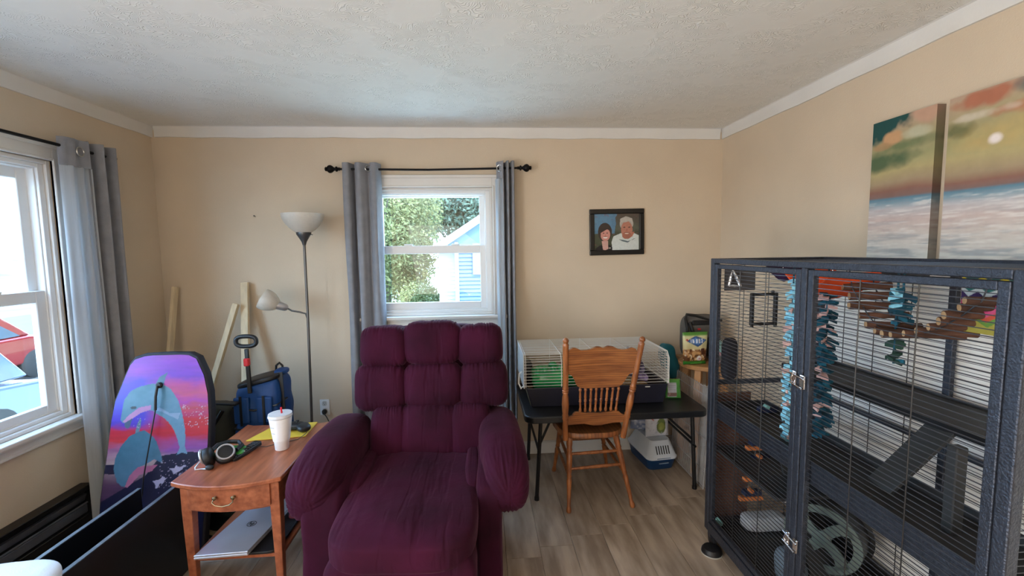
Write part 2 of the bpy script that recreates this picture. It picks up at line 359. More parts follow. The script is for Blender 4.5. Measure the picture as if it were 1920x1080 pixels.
# ---------------------------------------------------------------- curtains
M_grey = mat('grey_curtain', (138, 139, 145), .85, var=.05, scale=20, bump=.15, bscale=260, sheen=.2)
M_lining = translucent_mat('curtain_lining', (226, 230, 234), .6)
M_steel = mat('brushed_steel', (180, 180, 178), .3, 1, var=.05)
M_iron = mat('wrought_iron', (18, 17, 20), .5, .6, var=.1)
def sheet(path, z0, z1, thick=.004, nz=26, seed=0, flare=0, sub=6):
    """curtain cloth standing over a plan path"""
    P = [Vector((a, b, 0)) for a, b in path]; Q = []
    for i in range(len(P)-1):
        p0 = P[max(i-1, 0)]; p1 = P[i]; p2 = P[i+1]; p3 = P[min(i+2, len(P)-1)]
        for k in range(sub):
            t = k/sub; Q.append(.5*((2*p1)+(p2-p0)*t+(2*p0-5*p1+4*p2-p3)*t*t+(3*p1-p0-3*p2+p3)*t**3))
    Q.append(P[-1]); n = len(Q); mb = MB(); rows = []
    cen = sum(Q, Vector())/n
    for side in (0, 1):
        for j in range(nz+1):
            z = z1+(z0-z1)*j/nz; tt = j/nz
            for i, q in enumerate(Q):
                d = (Q[min(i+1, n-1)]-Q[max(i-1, 0)]).normalized(); nn = Vector((-d.y, d.x, 0))
                p = q+nn*(thick if side else 0)+nn*(noise.noise(Vector((i*.18, z*1.3, seed)))*.010*min(1, tt*4))+d*(noise.noise(Vector((seed+4, z*1.1, i*.05)))*.006*tt)+(q-cen)*flare*tt
                rows.append((p.x, p.y, z))
    f = []; S = (nz+1)*n
    for j in range(nz):
        for i in range(n-1):
            a = j*n+i; f.append((a, a+1, a+n+1, a+n)); f.append((S+a, S+a+n, S+a+n+1, S+a+1))
    for j in range(nz):
        for i in (0, n-1):
            a = j*n+i; f.append((a, a+n, S+a+n, S+a) if i == 0 else (a, S+a, S+a+n, a+n))
    for i in range(n-1):
        f.append((i, S+i, S+i+1, i+1)); a = nz*n+i; f.append((a, a+1, S+a+1, S+a))
    return mb.add(rows, f)
def ring(mb, c, axis, R_, r_, n=20):
    c = Vector(c); a = Vector(axis).normalized(); e = a.orthogonal().normalized(); g = a.cross(e)
    return mb.tube([c+(e*math.cos(2*PI*k/n)+g*math.sin(2*PI*k/n))*R_ for k in range(n)], r_, 6, closed=True)
def finial(mb, p, d):
    p = Vector(p); d = Vector(d)
    prof = [(0, .008), (.08, .012), (.14, .009), (.2, .017), (.27, .018), (.33, .010), (.4, .012), (.5, .022), (.62, .028), (.74, .026), (.84, .016), (.88, .012), (.92, .016), (.97, .012), (1, .004)]
    mb.lathe(p, p+d*.105, prof, 14)
rod = thing('curtain_rod', 'thin black curtain rod with round knobbed finials over the window facing us', 'curtain rod', (-.35, -.085, 2.13))
MB().tube([(-.965, -.085, 2.137), (-.36, -.085, 2.131), (.268, -.085, 2.143)], .0075, 8).build('rod', M_iron, rod)
mb = MB(); finial(mb, (-.962, -.085, 2.137), (-1, 0, 0)); mb.build('finial', M_iron, rod)
mb = MB(); finial(mb, (.262, -.085, 2.143), (1, 0, 0)); mb.build('finial', M_iron, rod)
for xx in (-.92, .235):
    MB().tube([(xx, -.002, 2.125), (xx, -.05, 2.125), (xx, -.085, 2.13)], .006, 6).box(xx-.012, xx+.012, -.006, -.0005, 2.09, 2.155).build('bracket', M_iron, rod)
cu = thing('curtain', 'slate grey grommet curtain gathered along the lamp side of the middle window', 'curtain', (-.82, -.08, .05))
sheet([(-.945, -.06), (-.94, -.115), (-.90, -.122), (-.885, -.07), (-.875, -.05), (-.855, -.11), (-.825, -.128), (-.795, -.10), (-.775, -.075), (-.75, -.115), (-.722, -.125), (-.705, -.10), (-.693, -.05)], .04, 2.176, seed=1).build('cloth', M_grey, cu)
mb = MB(); ring(mb, (-.765, -.113, 2.137), (.55, -1, 0), .021, .0035); mb.build('grommet', M_steel, cu)
cu = thing('curtain', 'slate grey curtain with white lining, on the picture frame side of the middle window', 'curtain', (.18, -.08, .05))
sheet([(.163, -.125), (.168, -.055), (.178, -.04), (.186, -.11), (.200, -.125), (.207, -.06), (.215, -.045), (.222, -.11), (.238, -.12), (.246, -.06)], .04, 2.188, seed=3).build('cloth', M_grey, cu)
sheet([(.115, -.055), (.122, -.085), (.138, -.098), (.150, -.112), (.162, -.123)], 2.065, 2.186, seed=3).build('header', M_grey, cu)
sheet([(.108, -.055), (.117, -.085), (.130, -.100), (.143, -.092), (.153, -.112), (.162, -.125)], .05, 2.067, seed=5).build('lining', M_lining, cu, label='white lining')
mb = MB(); ring(mb, (.138, -.105, 2.14), (-.45, -1, 0), .021, .0035); mb.build('grommet', M_steel, cu)
# left wall window dressing
rod = thing('curtain_rod', 'thin dark curtain rod running above the side wall window', 'curtain rod', (-2.155, -1.2, 2.13))
MB().tube([(-2.155, -.47, 2.134), (-2.155, -2.05, 2.134)], .0085, 8).build('rod', M_iron, rod)
mb = MB(); mb.lathe((-2.155, -.47, 2.134), (-2.155, -.43, 2.134), [(0, .009), (.2, .016), (.5, .019), (.85, .013), (1, .004)], 12); mb.build('finial', M_iron, rod)
for yy in (-.50, -2.0):
    MB().tube([(WL+.001, yy, 2.11), (WL+.05, yy, 2.11), (-2.155, yy, 2.128)], .006, 6).build('bracket', M_iron, rod)
cu = thing('curtain', 'long grey curtain with pale blue-white lining at the side window by the boogie board', 'curtain', (-2.15, -.6, .05))
sheet([(-2.125, -.645), (-2.185, -.635), (-2.20, -.60), (-2.135, -.585), (-2.11, -.565), (-2.185, -.545), (-2.20, -.52), (-2.13, -.50), (-2.115, -.475), (-2.18, -.455)], .06, 2.185, seed=11).build('cloth', M_grey, cu)
sheet([(-2.165, -.785), (-2.135, -.77), (-2.128, -.73), (-2.135, -.69), (-2.12, -.648)], 2.035, 2.18, seed=11).build('header', M_grey, cu)
sheet([(-2.165, -.785), (-2.145, -.768), (-2.128, -.745), (-2.150, -.712), (-2.132, -.685), (-2.145, -.66), (-2.122, -.640)], .07, 2.037, seed=14, flare=.1).build('lining', M_lining, cu, label='white lining')
mb = MB(); ring(mb, (-2.124, -.70, 2.118), (1, .1, 0), .024, .0035); mb.build('grommet', M_steel, cu)

# ---------------------------------------------------------------- outdoors
M_grass = mat('grass', (176, 186, 150), .9, var=.12, scale=2)
M_asph = mat('pale_asphalt', (74, 74, 78), .9, var=.08, scale=2)
GZ = -1.2
def strip(name, x0, x1, y0, y1, m, z=GZ):
    MB().box(x0, x1, y0, y1, z-.2, z).build(name, m, smooth=0, kind='structure')
strip('ground_lawn', -7.0, 40, 9.5, 70, M_grass)
strip('ground_bounce', -7.0, 40, .6, 9.5, mat('pale_bounce', (216, 220, 204), .9, var=.04, scale=3))  # unseen pale ground added to bounce daylight up onto the ceiling
strip('ground_street', -22, -7.0, -20, 40, M_asph, GZ-.02)
strip('ground_driveway', -7.0, WL-.6, -20, .6, M_asph)
strip('ground_far_field', -140, -22, -60, 140, mat('dry_field', (96, 86, 66), .9, var=.2, scale=.3), GZ-.05)
def leaf_mat(name, c, c2):
    m = mat(name, c, .6, var=.2, scale=1.3, col2=c2); t = m.node_tree; L = t.links.new
    b = t.nodes['Principled BSDF']; o = [n for n in t.nodes if n.type == 'OUTPUT_MATERIAL'][0]; tl = t.nodes.new('ShaderNodeBsdfTranslucent'); mx = t.nodes.new('ShaderNodeMixShader'); mx.inputs[0].default_value = .45
    L(b.inputs['Base Color'].links[0].from_socket, tl.inputs[0]); L(b.outputs[0], mx.inputs[1]); L(tl.outputs[0], mx.inputs[2]); L(mx.outputs[0], o.inputs[0]); return m
LF = [leaf_mat('leaf_yellow', (124, 126, 80), (72, 84, 50)), leaf_mat('leaf_green', (98, 120, 76), (52, 76, 48)), leaf_mat('leaf_bluegreen', (108, 130, 112), (62, 84, 76)), leaf_mat('leaf_autumn', (205, 150, 90), (140, 110, 60))]
M_bark = mat('bark', (96, 84, 72), .9, var=.2, scale=12, bump=.3)
def tree(name, label, x, y, r, h, n, lm, cat='tree', size=.12, ztrunk=.35, low=0):
    t = thing(name, label, cat, (x, y, GZ), 'trees behind the house')
    rs = random.Random(int(x*31+y*17)); mb = MB()
    lob = [(rs.uniform(-.5, .5)*r, rs.uniform(-.4, .4)*r, GZ+h*rs.uniform(ztrunk, .9), r*rs.uniform(.4, .7)) for _ in range(12)]
    for _ in range(n):
        cx, cy, cz, cr = rs.choice(lob); d = Vector((rs.gauss(0, 1), rs.gauss(0, 1), rs.gauss(0, 1))).normalized()*cr*rs.uniform(.55, 1.05)
        p = Vector((x+cx, y+cy, cz))+d*Vector((1, 1, .9)).length/1.7
        if p.z < GZ+.1: p.z = GZ+.1+rs.random()*.4
        a = Vector((rs.gauss(0, 1), rs.gauss(0, 1), rs.gauss(0, 1))).normalized(); b = a.orthogonal().normalized()
        s_ = size*rs.uniform(.6, 1.3); mb.add([p-a*s_, p-b*s_*.5, p+a*s_, p+b*s_*.5], [(0, 1, 2, 3)])
    mb.build('foliage', lm, t, smooth=0, kind='stuff')
    MB().tube([(x, y, GZ-.05), (x+.05*r, y, GZ+h*.3), (x-.04*r, y, GZ+h*.6), (x, y, GZ+h*.8)], [.16, .13, .09, .03], 8).build('trunk', M_bark, t)
    for k in range(4):
        a = k*1.7; z = GZ+h*(.3+.1*k); MB().tube([(x, y, z), (x+math.cos(a)*r*.35, y+math.sin(a)*r*.35, z+h*.12), (x+math.cos(a)*r*.6, y+math.sin(a)*r*.6, z+h*.2)], [.06, .04, .015], 6).build('branch', M_bark, t)
tree('leafy_tree', 'sunlit yellow-green tree seen through the upper left of the middle window', -3.2, 11.3, 2.0, 5.4, 26000, LF[0], size=.06)
tree('leafy_tree', 'tall blue-green tree filling the middle of the middle window', -.9, 18, 3.4, 9.0, 24000, LF[2], size=.10)
tree('leafy_tree', 'green tree with a bare lower trunk, low in the middle window', -4.2, 15.5, 2.6, 5.8, 22000, LF[1], size=.07)
tree('garden_bush', 'low yellowish bush beside the white corner of the neighbouring house', -1.9, 9.6, .75, 1.7, 7000, LF[0], cat='bush', size=.04, ztrunk=.4)
tree('leafy_tree', 'broad green tree standing farthest behind the neighbouring house', -6.5, 24, 4.5, 10.5, 9000, LF[1], size=.2)
tree('leafy_tree', 'green tree behind the ridge of the neighbouring house', 3.8, 20.5, 3.6, 9.3, 8000, LF[2], size=.18)
# neighbouring house: blue clapboard wall, white corner, gable roof edge
hs = thing('neighbour_house', 'pale blue clapboard house with white corner boards and gable seen through the middle window', 'house', (1.5, 8.5, GZ))
M_side = mat('blue_siding', (70, 94, 124), .6, var=.04, scale=5); M_wside = mat('white_siding', (150, 156, 166), .6, var=.02)
hx0 = -.62; HT = 1.78
MB().box(hx0, 5, 8.05, 13, GZ, HT).build('wall', M_side, hs, smooth=0)
mb = MB(); z = GZ
while z < HT-.02:
    mb.add([(hx0, 8.05, z), (5, 8.05, z), (5, 8.005, z), (hx0, 8.005, z), (hx0, 8.045, z+.1), (5, 8.045, z+.1)], [(0, 1, 2, 3), (3, 2, 5, 4)]); z += .1
mb.build('clapboard', M_side, hs, smooth=0, kind='stuff')
mb = MB(); z = GZ
MB().box(-1.12, hx0, 8.3, 12, GZ, HT-.25).build('porch_wall', M_wside, hs, smooth=0, label='white sunlit end wall')
while z < HT-.3:
    mb.add([(-1.12, 8.3, z), (hx0, 8.3, z), (hx0, 8.27, z), (-1.12, 8.27, z), (-1.12, 8.295, z+.1), (hx0, 8.295, z+.1)], [(0, 1, 2, 3), (3, 2, 5, 4)]); z += .1
mb.build('porch_clapboard', M_wside, hs, smooth=0, kind='stuff')
MB().box(hx0-.06, hx0+.03, 7.98, 8.07, GZ, HT).build('corner_board', M_wside, hs, smooth=0)
MB().box(-.23, .5, 7.97, 8.01, .95, 1.75).build('shutter', mat('slate_shutter', (96, 100, 128), .6), hs, smooth=0)
MB().box(-.16, .5, 7.97, 8.01, -.2, .05).build('low_window', mat('dark_window', (70, 84, 110), .2), hs, smooth=0)
gab = [(-1.25, 1.55), (.9, 2.95), (3.2, 1.5), (3.2, HT-.05), (hx0, HT-.02), (-1.2, 1.5)]
mb = MB(); mb.slab([(-1.15, 1.55), (1.0, 2.92), (3.2, 1.5)], lambda a, b, t: (a, 8.02+t*.1, b)); mb.build('gable', M_side, hs, smooth=0)
mb = MB(); mb.beam((-1.3, 7.93, 1.50), (1.0, 7.93, 3.0), .16, .12, (0, 0, 1)); mb.beam((1.0, 7.93, 3.0), (3.4, 7.93, 1.4), .16, .12, (0, 0, 1)); mb.build('barge_board', M_wside, hs, smooth=0)
M_shing = mat('shingles', (150, 148, 150), .9, var=.15, scale=10)
mb = MB(); mb.add([(-1.35, 7.85, 1.55), (1.0, 7.85, 3.08), (1.0, 13.3, 3.08), (-1.35, 13.3, 1.55), (-1.35, 7.85, 1.60), (1.0, 7.85, 3.13), (1.0, 13.3, 3.13), (-1.35, 13.3, 1.60), (3.5, 7.85, 1.4), (3.5, 13.3, 1.4), (3.5, 7.85, 1.45), (3.5, 13.3, 1.45)],
                  [(0, 1, 2, 3), (4, 7, 6, 5), (0, 4, 5, 1), (0, 3, 7, 4), (1, 8, 9, 2), (5, 6, 11, 10), (1, 5, 10, 8), (8, 10, 11, 9)]); mb.build('roof', M_shing, hs, smooth=0)
# cars in the street seen through the side window
def car(name, label, cat, loc, rz, col, L_=4.5, Wd=1.8, Ht=1.5):
    t = thing(name, label, cat, loc); R_ = Matrix.Translation(Vector(loc)) @ Matrix.Rotation(rz, 4, 'Z')
    M_c = mat(name+'_paint', col, .25, .3, var=.03, coat=.6); M_g = mat('car_glass', (60, 72, 88), .08, var=.05, spec=.8); M_t = mat('tyre', (25, 25, 25), .8)
    side = [(-L_/2, .35), (-L_/2, .75), (-L_/2+.1, .88), (-L_*.26, .98), (L_*.30, .98), (L_/2-.08, .86), (L_/2, .6), (L_/2, .35)]
    mb = MB(); mb.M = R_; mb.slab(side, lambda a, b, q: (a, (q-.5)*Wd, b)); mb.build('body', M_c, t, smooth=0, bevel=.06, seg=3)
    cab = [(-L_*.45, .97), (-L_*.36, Ht-.08), (-L_*.28, Ht), (L_*.08, Ht), (L_*.18, Ht-.08), (L_*.33, .97)]
    mb = MB(); mb.M = R_; mb.slab(cab, lambda a, b, q: (a, (q-.5)*(Wd-.16), b)); mb.build('cabin', M_c, t, smooth=0, bevel=.05, seg=3)
    for s_ in (-1, 1):
        for a0, a1, b0, b1 in ((-L_*.40, -L_*.13, -L_*.32, -L_*.13), (-L_*.11, L_*.27, -L_*.11, L_*.12)):
            mb = MB(); mb.M = R_; mb.slab([(a0, 1.0), (a1, 1.0), (b1, Ht-.1), (b0, Ht-.1)], lambda a, b, q: (a, s_*(Wd/2-.085+q*.012), b)); mb.build('side_window', M_g, t, smooth=0)
    for s_ in (-1, 1):
        for xx in (-L_*.32, L_*.32):
            mb = MB(); mb.M = R_; mb.lathe((xx, s_*(Wd/2-.2), .33), (xx, s_*(Wd/2+.01), .33), [(0, .30), (.1, .33), (.9, .33), (1, .29)], 20); mb.build('wheel', M_t, t)
    for s_ in (-1, 1):
        mb = MB(); mb.M = R_; mb.box(-L_/2-.02, -L_/2+.06, s_*Wd*.36-.12, s_*Wd*.36+.12, .62, .8); mb.build('tail_light', mat('tail_light', (170, 30, 30), .2), t, smooth=0)
car('silver_car', 'silver-blue car parked nearest outside the side window', 'car', (-7.7, 1.75, GZ), math.radians(-90), (72, 86, 108), Ht=1.55)
car('red_car', 'red car with white trim parked beyond the silver car outside the side window', 'car', (-11.2, 6.0, GZ), math.radians(90), (118, 22, 26), Ht=1.6)
hill = struct('hillside', (-90, 60, GZ)); hill['kind'] = 'structure'
def hl(u, v):
    x = -130+u*90; y = -60+v*240; d = u; z = GZ-.5+(1-abs(2*d-1))**.7*(9+5*noise.noise(Vector((x*.03, y*.03, 0))))*.75-3.0; return (x, y, z)
MB().grid(hl, 30, 80).build('slope', mat('autumn_hill', (112, 92, 66), .9, var=.3, scale=.12, col2=(56, 68, 74)), hill)

# ---------------------------------------------------------------- recliner
M_velvet = mat('burgundy_velvet', (56, 12, 36), .85, var=.25, scale=3.5, bump=.25, bscale=22, sheen=.75, spec=.15)
_t = M_velvet.node_tree; _b = _t.nodes['Principled BSDF']; _tc = _t.nodes.new('ShaderNodeTexCoord'); _mp = _t.nodes.new('ShaderNodeMapping'); _mp.inputs['Scale'].default_value = (17, 2.6, 3.0)
_n = _t.nodes.new('ShaderNodeTexNoise'); _n.inputs['Scale'].default_value = 1; _n.inputs['Detail'].default_value = 2; _t.links.new(_tc.outputs['Object'], _mp.inputs[0]); _t.links.new(_mp.outputs[0], _n.inputs[0])
_r = _t.nodes.new('ShaderNodeValToRGB'); _r.color_ramp.elements[0].position = .30; _r.color_ramp.elements[1].position = .43; _t.links.new(_n.outputs[0], _r.inputs[0])
_bp = _t.nodes.new('ShaderNodeBump'); _bp.inputs['Strength'].default_value = .32; _bp.inputs['Distance'].default_value = .012; _t.links.new(_r.outputs[0], _bp.inputs['Height'])
_t.links.new(_b.inputs['Normal'].links[0].from_socket, _bp.inputs['Normal']); _t.links.new(_bp.outputs[0], _b.inputs['Normal'])
RC = thing('recliner', 'large burgundy velvet recliner with channel-tufted back and rolled padded arms', 'armchair', (-.325, -1.3, 0))
def wr(amp, k, seed, ax=2, edge=.55):
    """gathers near the seams: ridges running away from the +-ax seams"""
    def f(q, v):
        e = max(0, abs(q[ax])-edge)/(1-edge); o_ = (ax+1) % 3 if ax != 0 else 2
        a = q.x if ax == 2 else (q.z if ax == 0 else q.x)
        w_ = -abs(noise.noise(Vector((a*k+seed, q[ax]*.9, seed*3))))**.7*amp*(e*e*(3-2*e))*(.4+.6*abs(noise.noise(Vector((a*2+seed, 3, 1))))*2)
        w_ = w_ if abs(a) < .93 else 0
        big = noise.noise(Vector((v.x*6+seed, v.y*6, v.z*6)))*.009
        n_ = Vector((q.x, q.y, q.z)).normalized()
        return n_*(w_+big)
    return f
Rt = lambda ax, d: Matrix.Rotation(math.radians(d), 3, ax)
tilt = Rt('X', 11)
# back shell
MB().pillow((-.28, -.738, .70), (.35, .13, .44), 5, 16, wr(.004, 5, 1), Rt('X', -9)).build('back_shell', M_velvet, RC, smooth=180)
def cush(nm, c, h, n, seed, amp=.017, k=9, ax=2, R_=None, res=56, edge=.35, n2=None):
    MB().pillow(c, h, n, res, wr(amp, k, seed, ax, edge), R_).build(nm, M_velvet, RC, smooth=180)
# three rows of three cushions (x centre, half width)
tb = Rt('X', -9)
for i, (cx, hw, zc, hz) in enumerate(((-.540, .128, 1.040, .118), (-.280, .160, 1.056, .124), (-.018, .126, 1.038, .118))): cush('back_cushion', (cx, -.790, zc), (hw, .120, hz), 4.0, 3+i, R_=tb)
for i, (cx, hw) in enumerate(((-.556, .140), (-.280, .162), (-.004, .134))): cush('back_cushion', (cx, -.835, .828), (hw, .112, .130), 4.2, 13+i, R_=tb)
for i, (cx, hw) in enumerate(((-.505, .098), (-.300, .175), (-.085, .115))): cush('back_cushion', (cx, -.905, .600), (hw, .11, .150), 4.0, 23+i, .016, 7, R_=Rt('X', -13))
# seat: broad pad flowing into the leg rest
def seatf(q, v):
    w_ = -abs(noise.noise(Vector((v.x*13, v.y*1.6+1, 5))))**.6*.006*max(0, q.z)*max(0, min(1, (-v.y+.05)*5)); big = noise.noise(Vector((v.x*4, v.y*4, 9)))*.014
    return Vector((0, 0, w_+big))
MB().pillow((-.325, -1.345, .452), (.290, .385, .078), 5, 64, seatf, Rt('X', 0)).build('seat_cushion', M_velvet, RC, smooth=180)
MB().pillow((-.325, -1.625, .232), (.288, .095, .205), 6, 30, wr(.010, 8, 41, 2, .4)).build('leg_rest', M_velvet, RC, smooth=180)
for sx_, xx in ((-1, -.585), (1, -.062)):
    MB().pillow((xx, -1.12, .49), (.034, .25, .055), 4, 20, wr(.006, 6, 51+xx), Rt('X', 0)).build('seat_wing', M_velvet, RC, smooth=180)
# arms: fat roll, drooping at the front, over a side panel
def arm(xc, hw, s_):
    def f(q, v):
        fr = max(0, -q.y); e = max(0, fr-.45)/.55
        gather = -abs(noise.noise(Vector((math.atan2(q.z, q.x)*4.5+s_*3, q.y*1.2, 0))))**.7*.011*e
        n_ = Vector((q.x, q.y*.4, q.z)).normalized()
        big = noise.noise(Vector((v.x*5, v.y*5, v.z*5+s_)))*.010
        swell = .024*e
        return n_*(gather+big+swell)+Vector((0, 0, -.055*max(0, fr-.15)**1.6))
    MB().pillow((xc, -1.10, .565), (hw, .335, .130), 3.0, 64, f, Rt('Z', -3*s_) @ Rt('X', 3)).build('arm_rest', M_velvet, RC, smooth=180)
arm(-.738, .128, 1); arm(.078, .108, -1)
for xc, hw in ((-.695, .098), (.010, .060)):
    MB().pillow((xc, -1.13, .29), (hw, .33, .27), 7, 30, wr(.005, 4, 61+xc, 2, .3)).build('side_panel', M_velvet, RC, smooth=180)
for xx in (-.66, .0):
    for yy in (-.88, -1.38): MB().box(xx-.03, xx+.03, yy-.03, yy+.03, 0, .04).build('foot', M_blackp, RC, smooth=0, bevel=.004)

# ---------------------------------------------------------------- side table
M_cherry = mat('cherry_wood', (168, 98, 66), .36, var=.10, scale=5, stretch=(7, 1, 7), bump=.03, bscale=60, col2=(134, 72, 46), coat=.15)
ST = thing('side_table', 'reddish brown wooden side table with bow front drawer and lower shelf', 'table', (-1.09, -1.09, 0))
x0, x1, yf, yb = -1.325, -.895, -1.355, -.775; cxm = (x0+x1)/2
def top_poly(e=0):
    P = []
    for k in range(13):
        t = -1+2*k/12; P.append((cxm+t*(x1-x0)/2*(1)+t*e, yf-.055*(1-t*t)-e))
    P += [(x1+e, yf+.03), (x1+e, yb+.03), (x1-.03, yb+e), (x0+.03, yb+e), (x0-e, yb+.03), (x0-e, yf+.03)]
    return P
MB().prism(top_poly(.012), .583, .603).build('table_top', M_cherry, ST, smooth=40, bevel=.004, seg=2)
MB().box(x1-.03, x1-.012, yf+.035, yb-.03, .46, .583).box(x0+.012, x0+.03, yf+.035, yb-.03, .46, .583).box(x0+.03, x1-.03, yb-.04, yb-.022, .46, .583).build('apron', M_cherry, ST, smooth=0, bevel=.002)
def bow(z0, z1, a0, a1, d0, d1, nm, parent=ST):
    P = [(cxm+a0+(a1-a0)*k/12, yf+.018-.045*(1-((a0+(a1-a0)*k/12)/((x1-x0)/2))**2)+d0) for k in range(13)]; Q = [(a, b+d1) for a, b in P[::-1]]
    return MB().prism(P+Q, z0, z1).build(nm, M_cherry, parent, smooth=40, bevel=.0015)
bow(.462, .583, -.195, .195, .006, .02, 'drawer_rail')
dr = bow(.472, .576, -.172, .172, -.002, .012, 'drawer')
hy = yf+.018-.045*.93
mb = MB()
for s_ in (-1, 1):
    mb.lathe((cxm+s_*.038, hy+.004, .535), (cxm+s_*.038, hy-.022, .535), [(0, .010), (.15, .011), (.3, .005), (.7, .005), (.8, .009), (1, .003)], 10)
mb.tube([(cxm-.038, hy-.017, .535), (cxm-.042, hy-.024, .522), (cxm-.028, hy-.026, .510), (cxm, hy-.027, .505), (cxm+.028, hy-.026, .510), (cxm+.042, hy-.024, .522), (cxm+.038, hy-.017, .535)], .0028, 6)
mb.build('handle', mat('aged_brass', (120, 105, 80), .35, .9), dr, label='small dull brass bail handle')
for lx, ly in ((x0+.03, yf+.03), (x1-.03, yf+.03), (x0+.03, yb-.03), (x1-.03, yb-.03)):
    a, b = .021, .013
    dx = -.006 if lx > cxm else .006
    vs = [(lx-a, ly-a, .583), (lx+a, ly-a, .583), (lx+a, ly+a, .583), (lx-a, ly+a, .583), (lx-a, ly-a, .46), (lx+a, ly-a, .46), (lx+a, ly+a, .46), (lx-a, ly+a, .46), (lx-b+0, ly-b, 0), (lx+b, ly-b, 0), (lx+b, ly+b, 0), (lx-b, ly+b, 0)]
    MB().add(vs, [(0,1,2,3),(0,4,5,1),(1,5,6,2),(2,6,7,3),(3,7,4,0),(4,8,9,5),(5,9,10,6),(6,10,11,7),(7,11,8,4),(8,11,10,9)]).build('leg', M_cherry, ST, smooth=0, bevel=.002)
MB().box(x0+.02, x1-.02, yf+.03, yb-.03, .212, .228).build('shelf', M_cherry, ST, smooth=0, bevel=.002)

# cup
M_foam = mat('white_foam', (236, 236, 238), .55, var=.01, scale=40)
cx_, cy_ = -1.000, -1.085; cup = thing('foam_cup', 'tall white foam drink cup with a pale lid, standing beside the remote', 'cup', (cx_, cy_, .6035))
MB().lathe((cx_, cy_, .6035), (cx_, cy_, .770), [(0, .028), (.02, .031), (.26, .034), (.29, .038), (.33, .0385), (.97, .052), (1, .052)], 32).build('cup_body', M_foam, cup, smooth=50)
MB().lathe((cx_, cy_, .766), (cx_, cy_, .784), [(0, .0525), (.15, .055), (.5, .055), (.6, .0535), (1, .0535)], 32).lathe((cx_, cy_, .784), (cx_, cy_, .7845), [(0, .048), (1, .046)], 32).build('lid', mat('clear_lid', (226, 226, 230), .25, alpha=1), cup, smooth=50)
MB().tube([(cx_+.004, cy_, .76), (cx_+.008, cy_, .785), (cx_+.006, cy_, .813)], .0045, 8).build('straw', mat('red_straw', (214, 36, 48), .4), cup, label='short red straw')
mb = MB()
for z, hh in ((.725, .0022), (.695, .0018)):
    for k in range(4):
        a = math.radians(232+k*7); r_ = .0385+(z-.657)*.119+.0006; mb.box(cx_+r_*math.cos(a)-.002, cx_+r_*math.cos(a)+.002, cy_+r_*math.sin(a)-.0006, cy_+r_*math.sin(a)+.0006, z, z+hh)
mb.build('printed_marks', mat('grey_print', (150, 150, 155), .7), cup, smooth=0)
# yellow envelope
M_yel = mat('yellow_card', (228, 190, 62), .6, var=.04, scale=6)
en = MB().slab([(-1.225, -.985), (-.965, -.955), (-.94, -.955), (-.945, -.765), (-1.165, -.785)], lambda a, b, t: (a, b, .6035+.007*t)).build('envelope', M_yel, smooth=0, bevel=.002)
tag(en, 'yellow padded envelope lying under the game controller', 'envelope')
# game controller: blue and black shells
gp = thing('game_controller', 'blue and black game controller resting on the yellow envelope', 'controller', (-1.03, -.86, .611))
M_bl = mat('blue_plastic', (40, 110, 160), .35, var=.05)
MB().pillow((-1.085, -.880, .630), (.030, .038, .019), 2.6, 12).build('grip', M_bl, gp, smooth=180, label='blue grip')
MB().pillow((-1.03, -.865, .632), (.055, .030, .019), 2.8, 12).build('body', M_blackp, gp, smooth=180)
MB().pillow((-.975, -.885, .630), (.034, .045, .019), 2.5, 12, None, Rt('Z', 35)).build('grip', M_blackp, gp, smooth=180)
for q in (-1.05, -1.01): MB().lathe((q, -.872, .649), (q, -.872, .664), [(0, .004), (.5, .004), (.6, .009), (1, .008)], 12).build('thumb_stick', M_blackp, gp)
tag(MB().tube([(-.955, -.905, .6135), (-.945, -.925, .6135), (-.948, -.955, .6135), (-.965, -.985, .606), (-.99, -1.00, .606), (-1.04, -1.02, .606), (-1.09, -1.06, .606), (-1.13, -1.05, .606)], .0018, 6).build('charging_cable', mat('grey_cord', (90, 88, 88), .5)), 'thin dark cable looping across the side table by the cup', 'cable')
# remote
rm = thing('remote_control', 'black television remote lying diagonally beside the headset', 'remote', (-1.155, -1.12, .604))
A_ = Matrix.Translation((-1.155, -1.12, .604)) @ Matrix.Rotation(math.radians(-20), 4, 'Z') @ Matrix.Rotation(math.radians(6), 4, 'X')
mb = MB(); mb.M = A_; mb.prism(rrect(-.024, .024, -.08, .08, .012), .004, .022); mb.build('shell', M_blackp, rm, smooth=40, bevel=.003, seg=2)
for r_ in range(9):
    for c_ in range(3):
        mb = MB(); mb.M = A_; mb.box(-.017+c_*.0125, -.008+c_*.0125, -.068+r_*.015, -.060+r_*.015, .0215, .0245); mb.build('button', mat('pale_button', (200, 204, 196), .5) if (r_ in (2, 3) and c_ != 1) else mat('dark_button', (70, 72, 76), .5), rm, smooth=0)
# headset
hd = thing('gaming_headset', 'black and silver gaming headset with boom microphone at the front corner of the side table', 'headset', (-1.235, -1.21, .604))
M_sil = mat('silver_plastic', (190, 190, 195), .3, .6)
def puck(c, ax, r_, th, nm, m_, par=hd):
    c = Vector(c); ax = Vector(ax).normalized(); return MB().lathe(c-ax*th/2, c+ax*th/2, [(0, r_*.75), (.12, r_*.95), (.3, r_), (.7, r_), (.88, r_*.95), (1, r_*.75)], 20).build(nm, m_, par, smooth=60)
puck((-1.262, -1.225, .643), (1, .35, .25), .042, .036, 'ear_cup', M_blackp); puck((-1.284, -1.234, .648), (1, .35, .25), .034, .012, 'ear_cap', M_sil)
puck((-1.205, -1.195, .636), (.5, -.8, .9), .042, .037, 'ear_cup', M_blackp); puck((-1.196, -1.210, .652), (.5, -.8, .9), .034, .008, 'ear_cap', M_blackp)
mb = MB(); ring(mb, (-1.1930, -1.214, .659), (.5, -.8, .9), .034, .004, 24); mb.build('silver_ring', M_sil, hd)
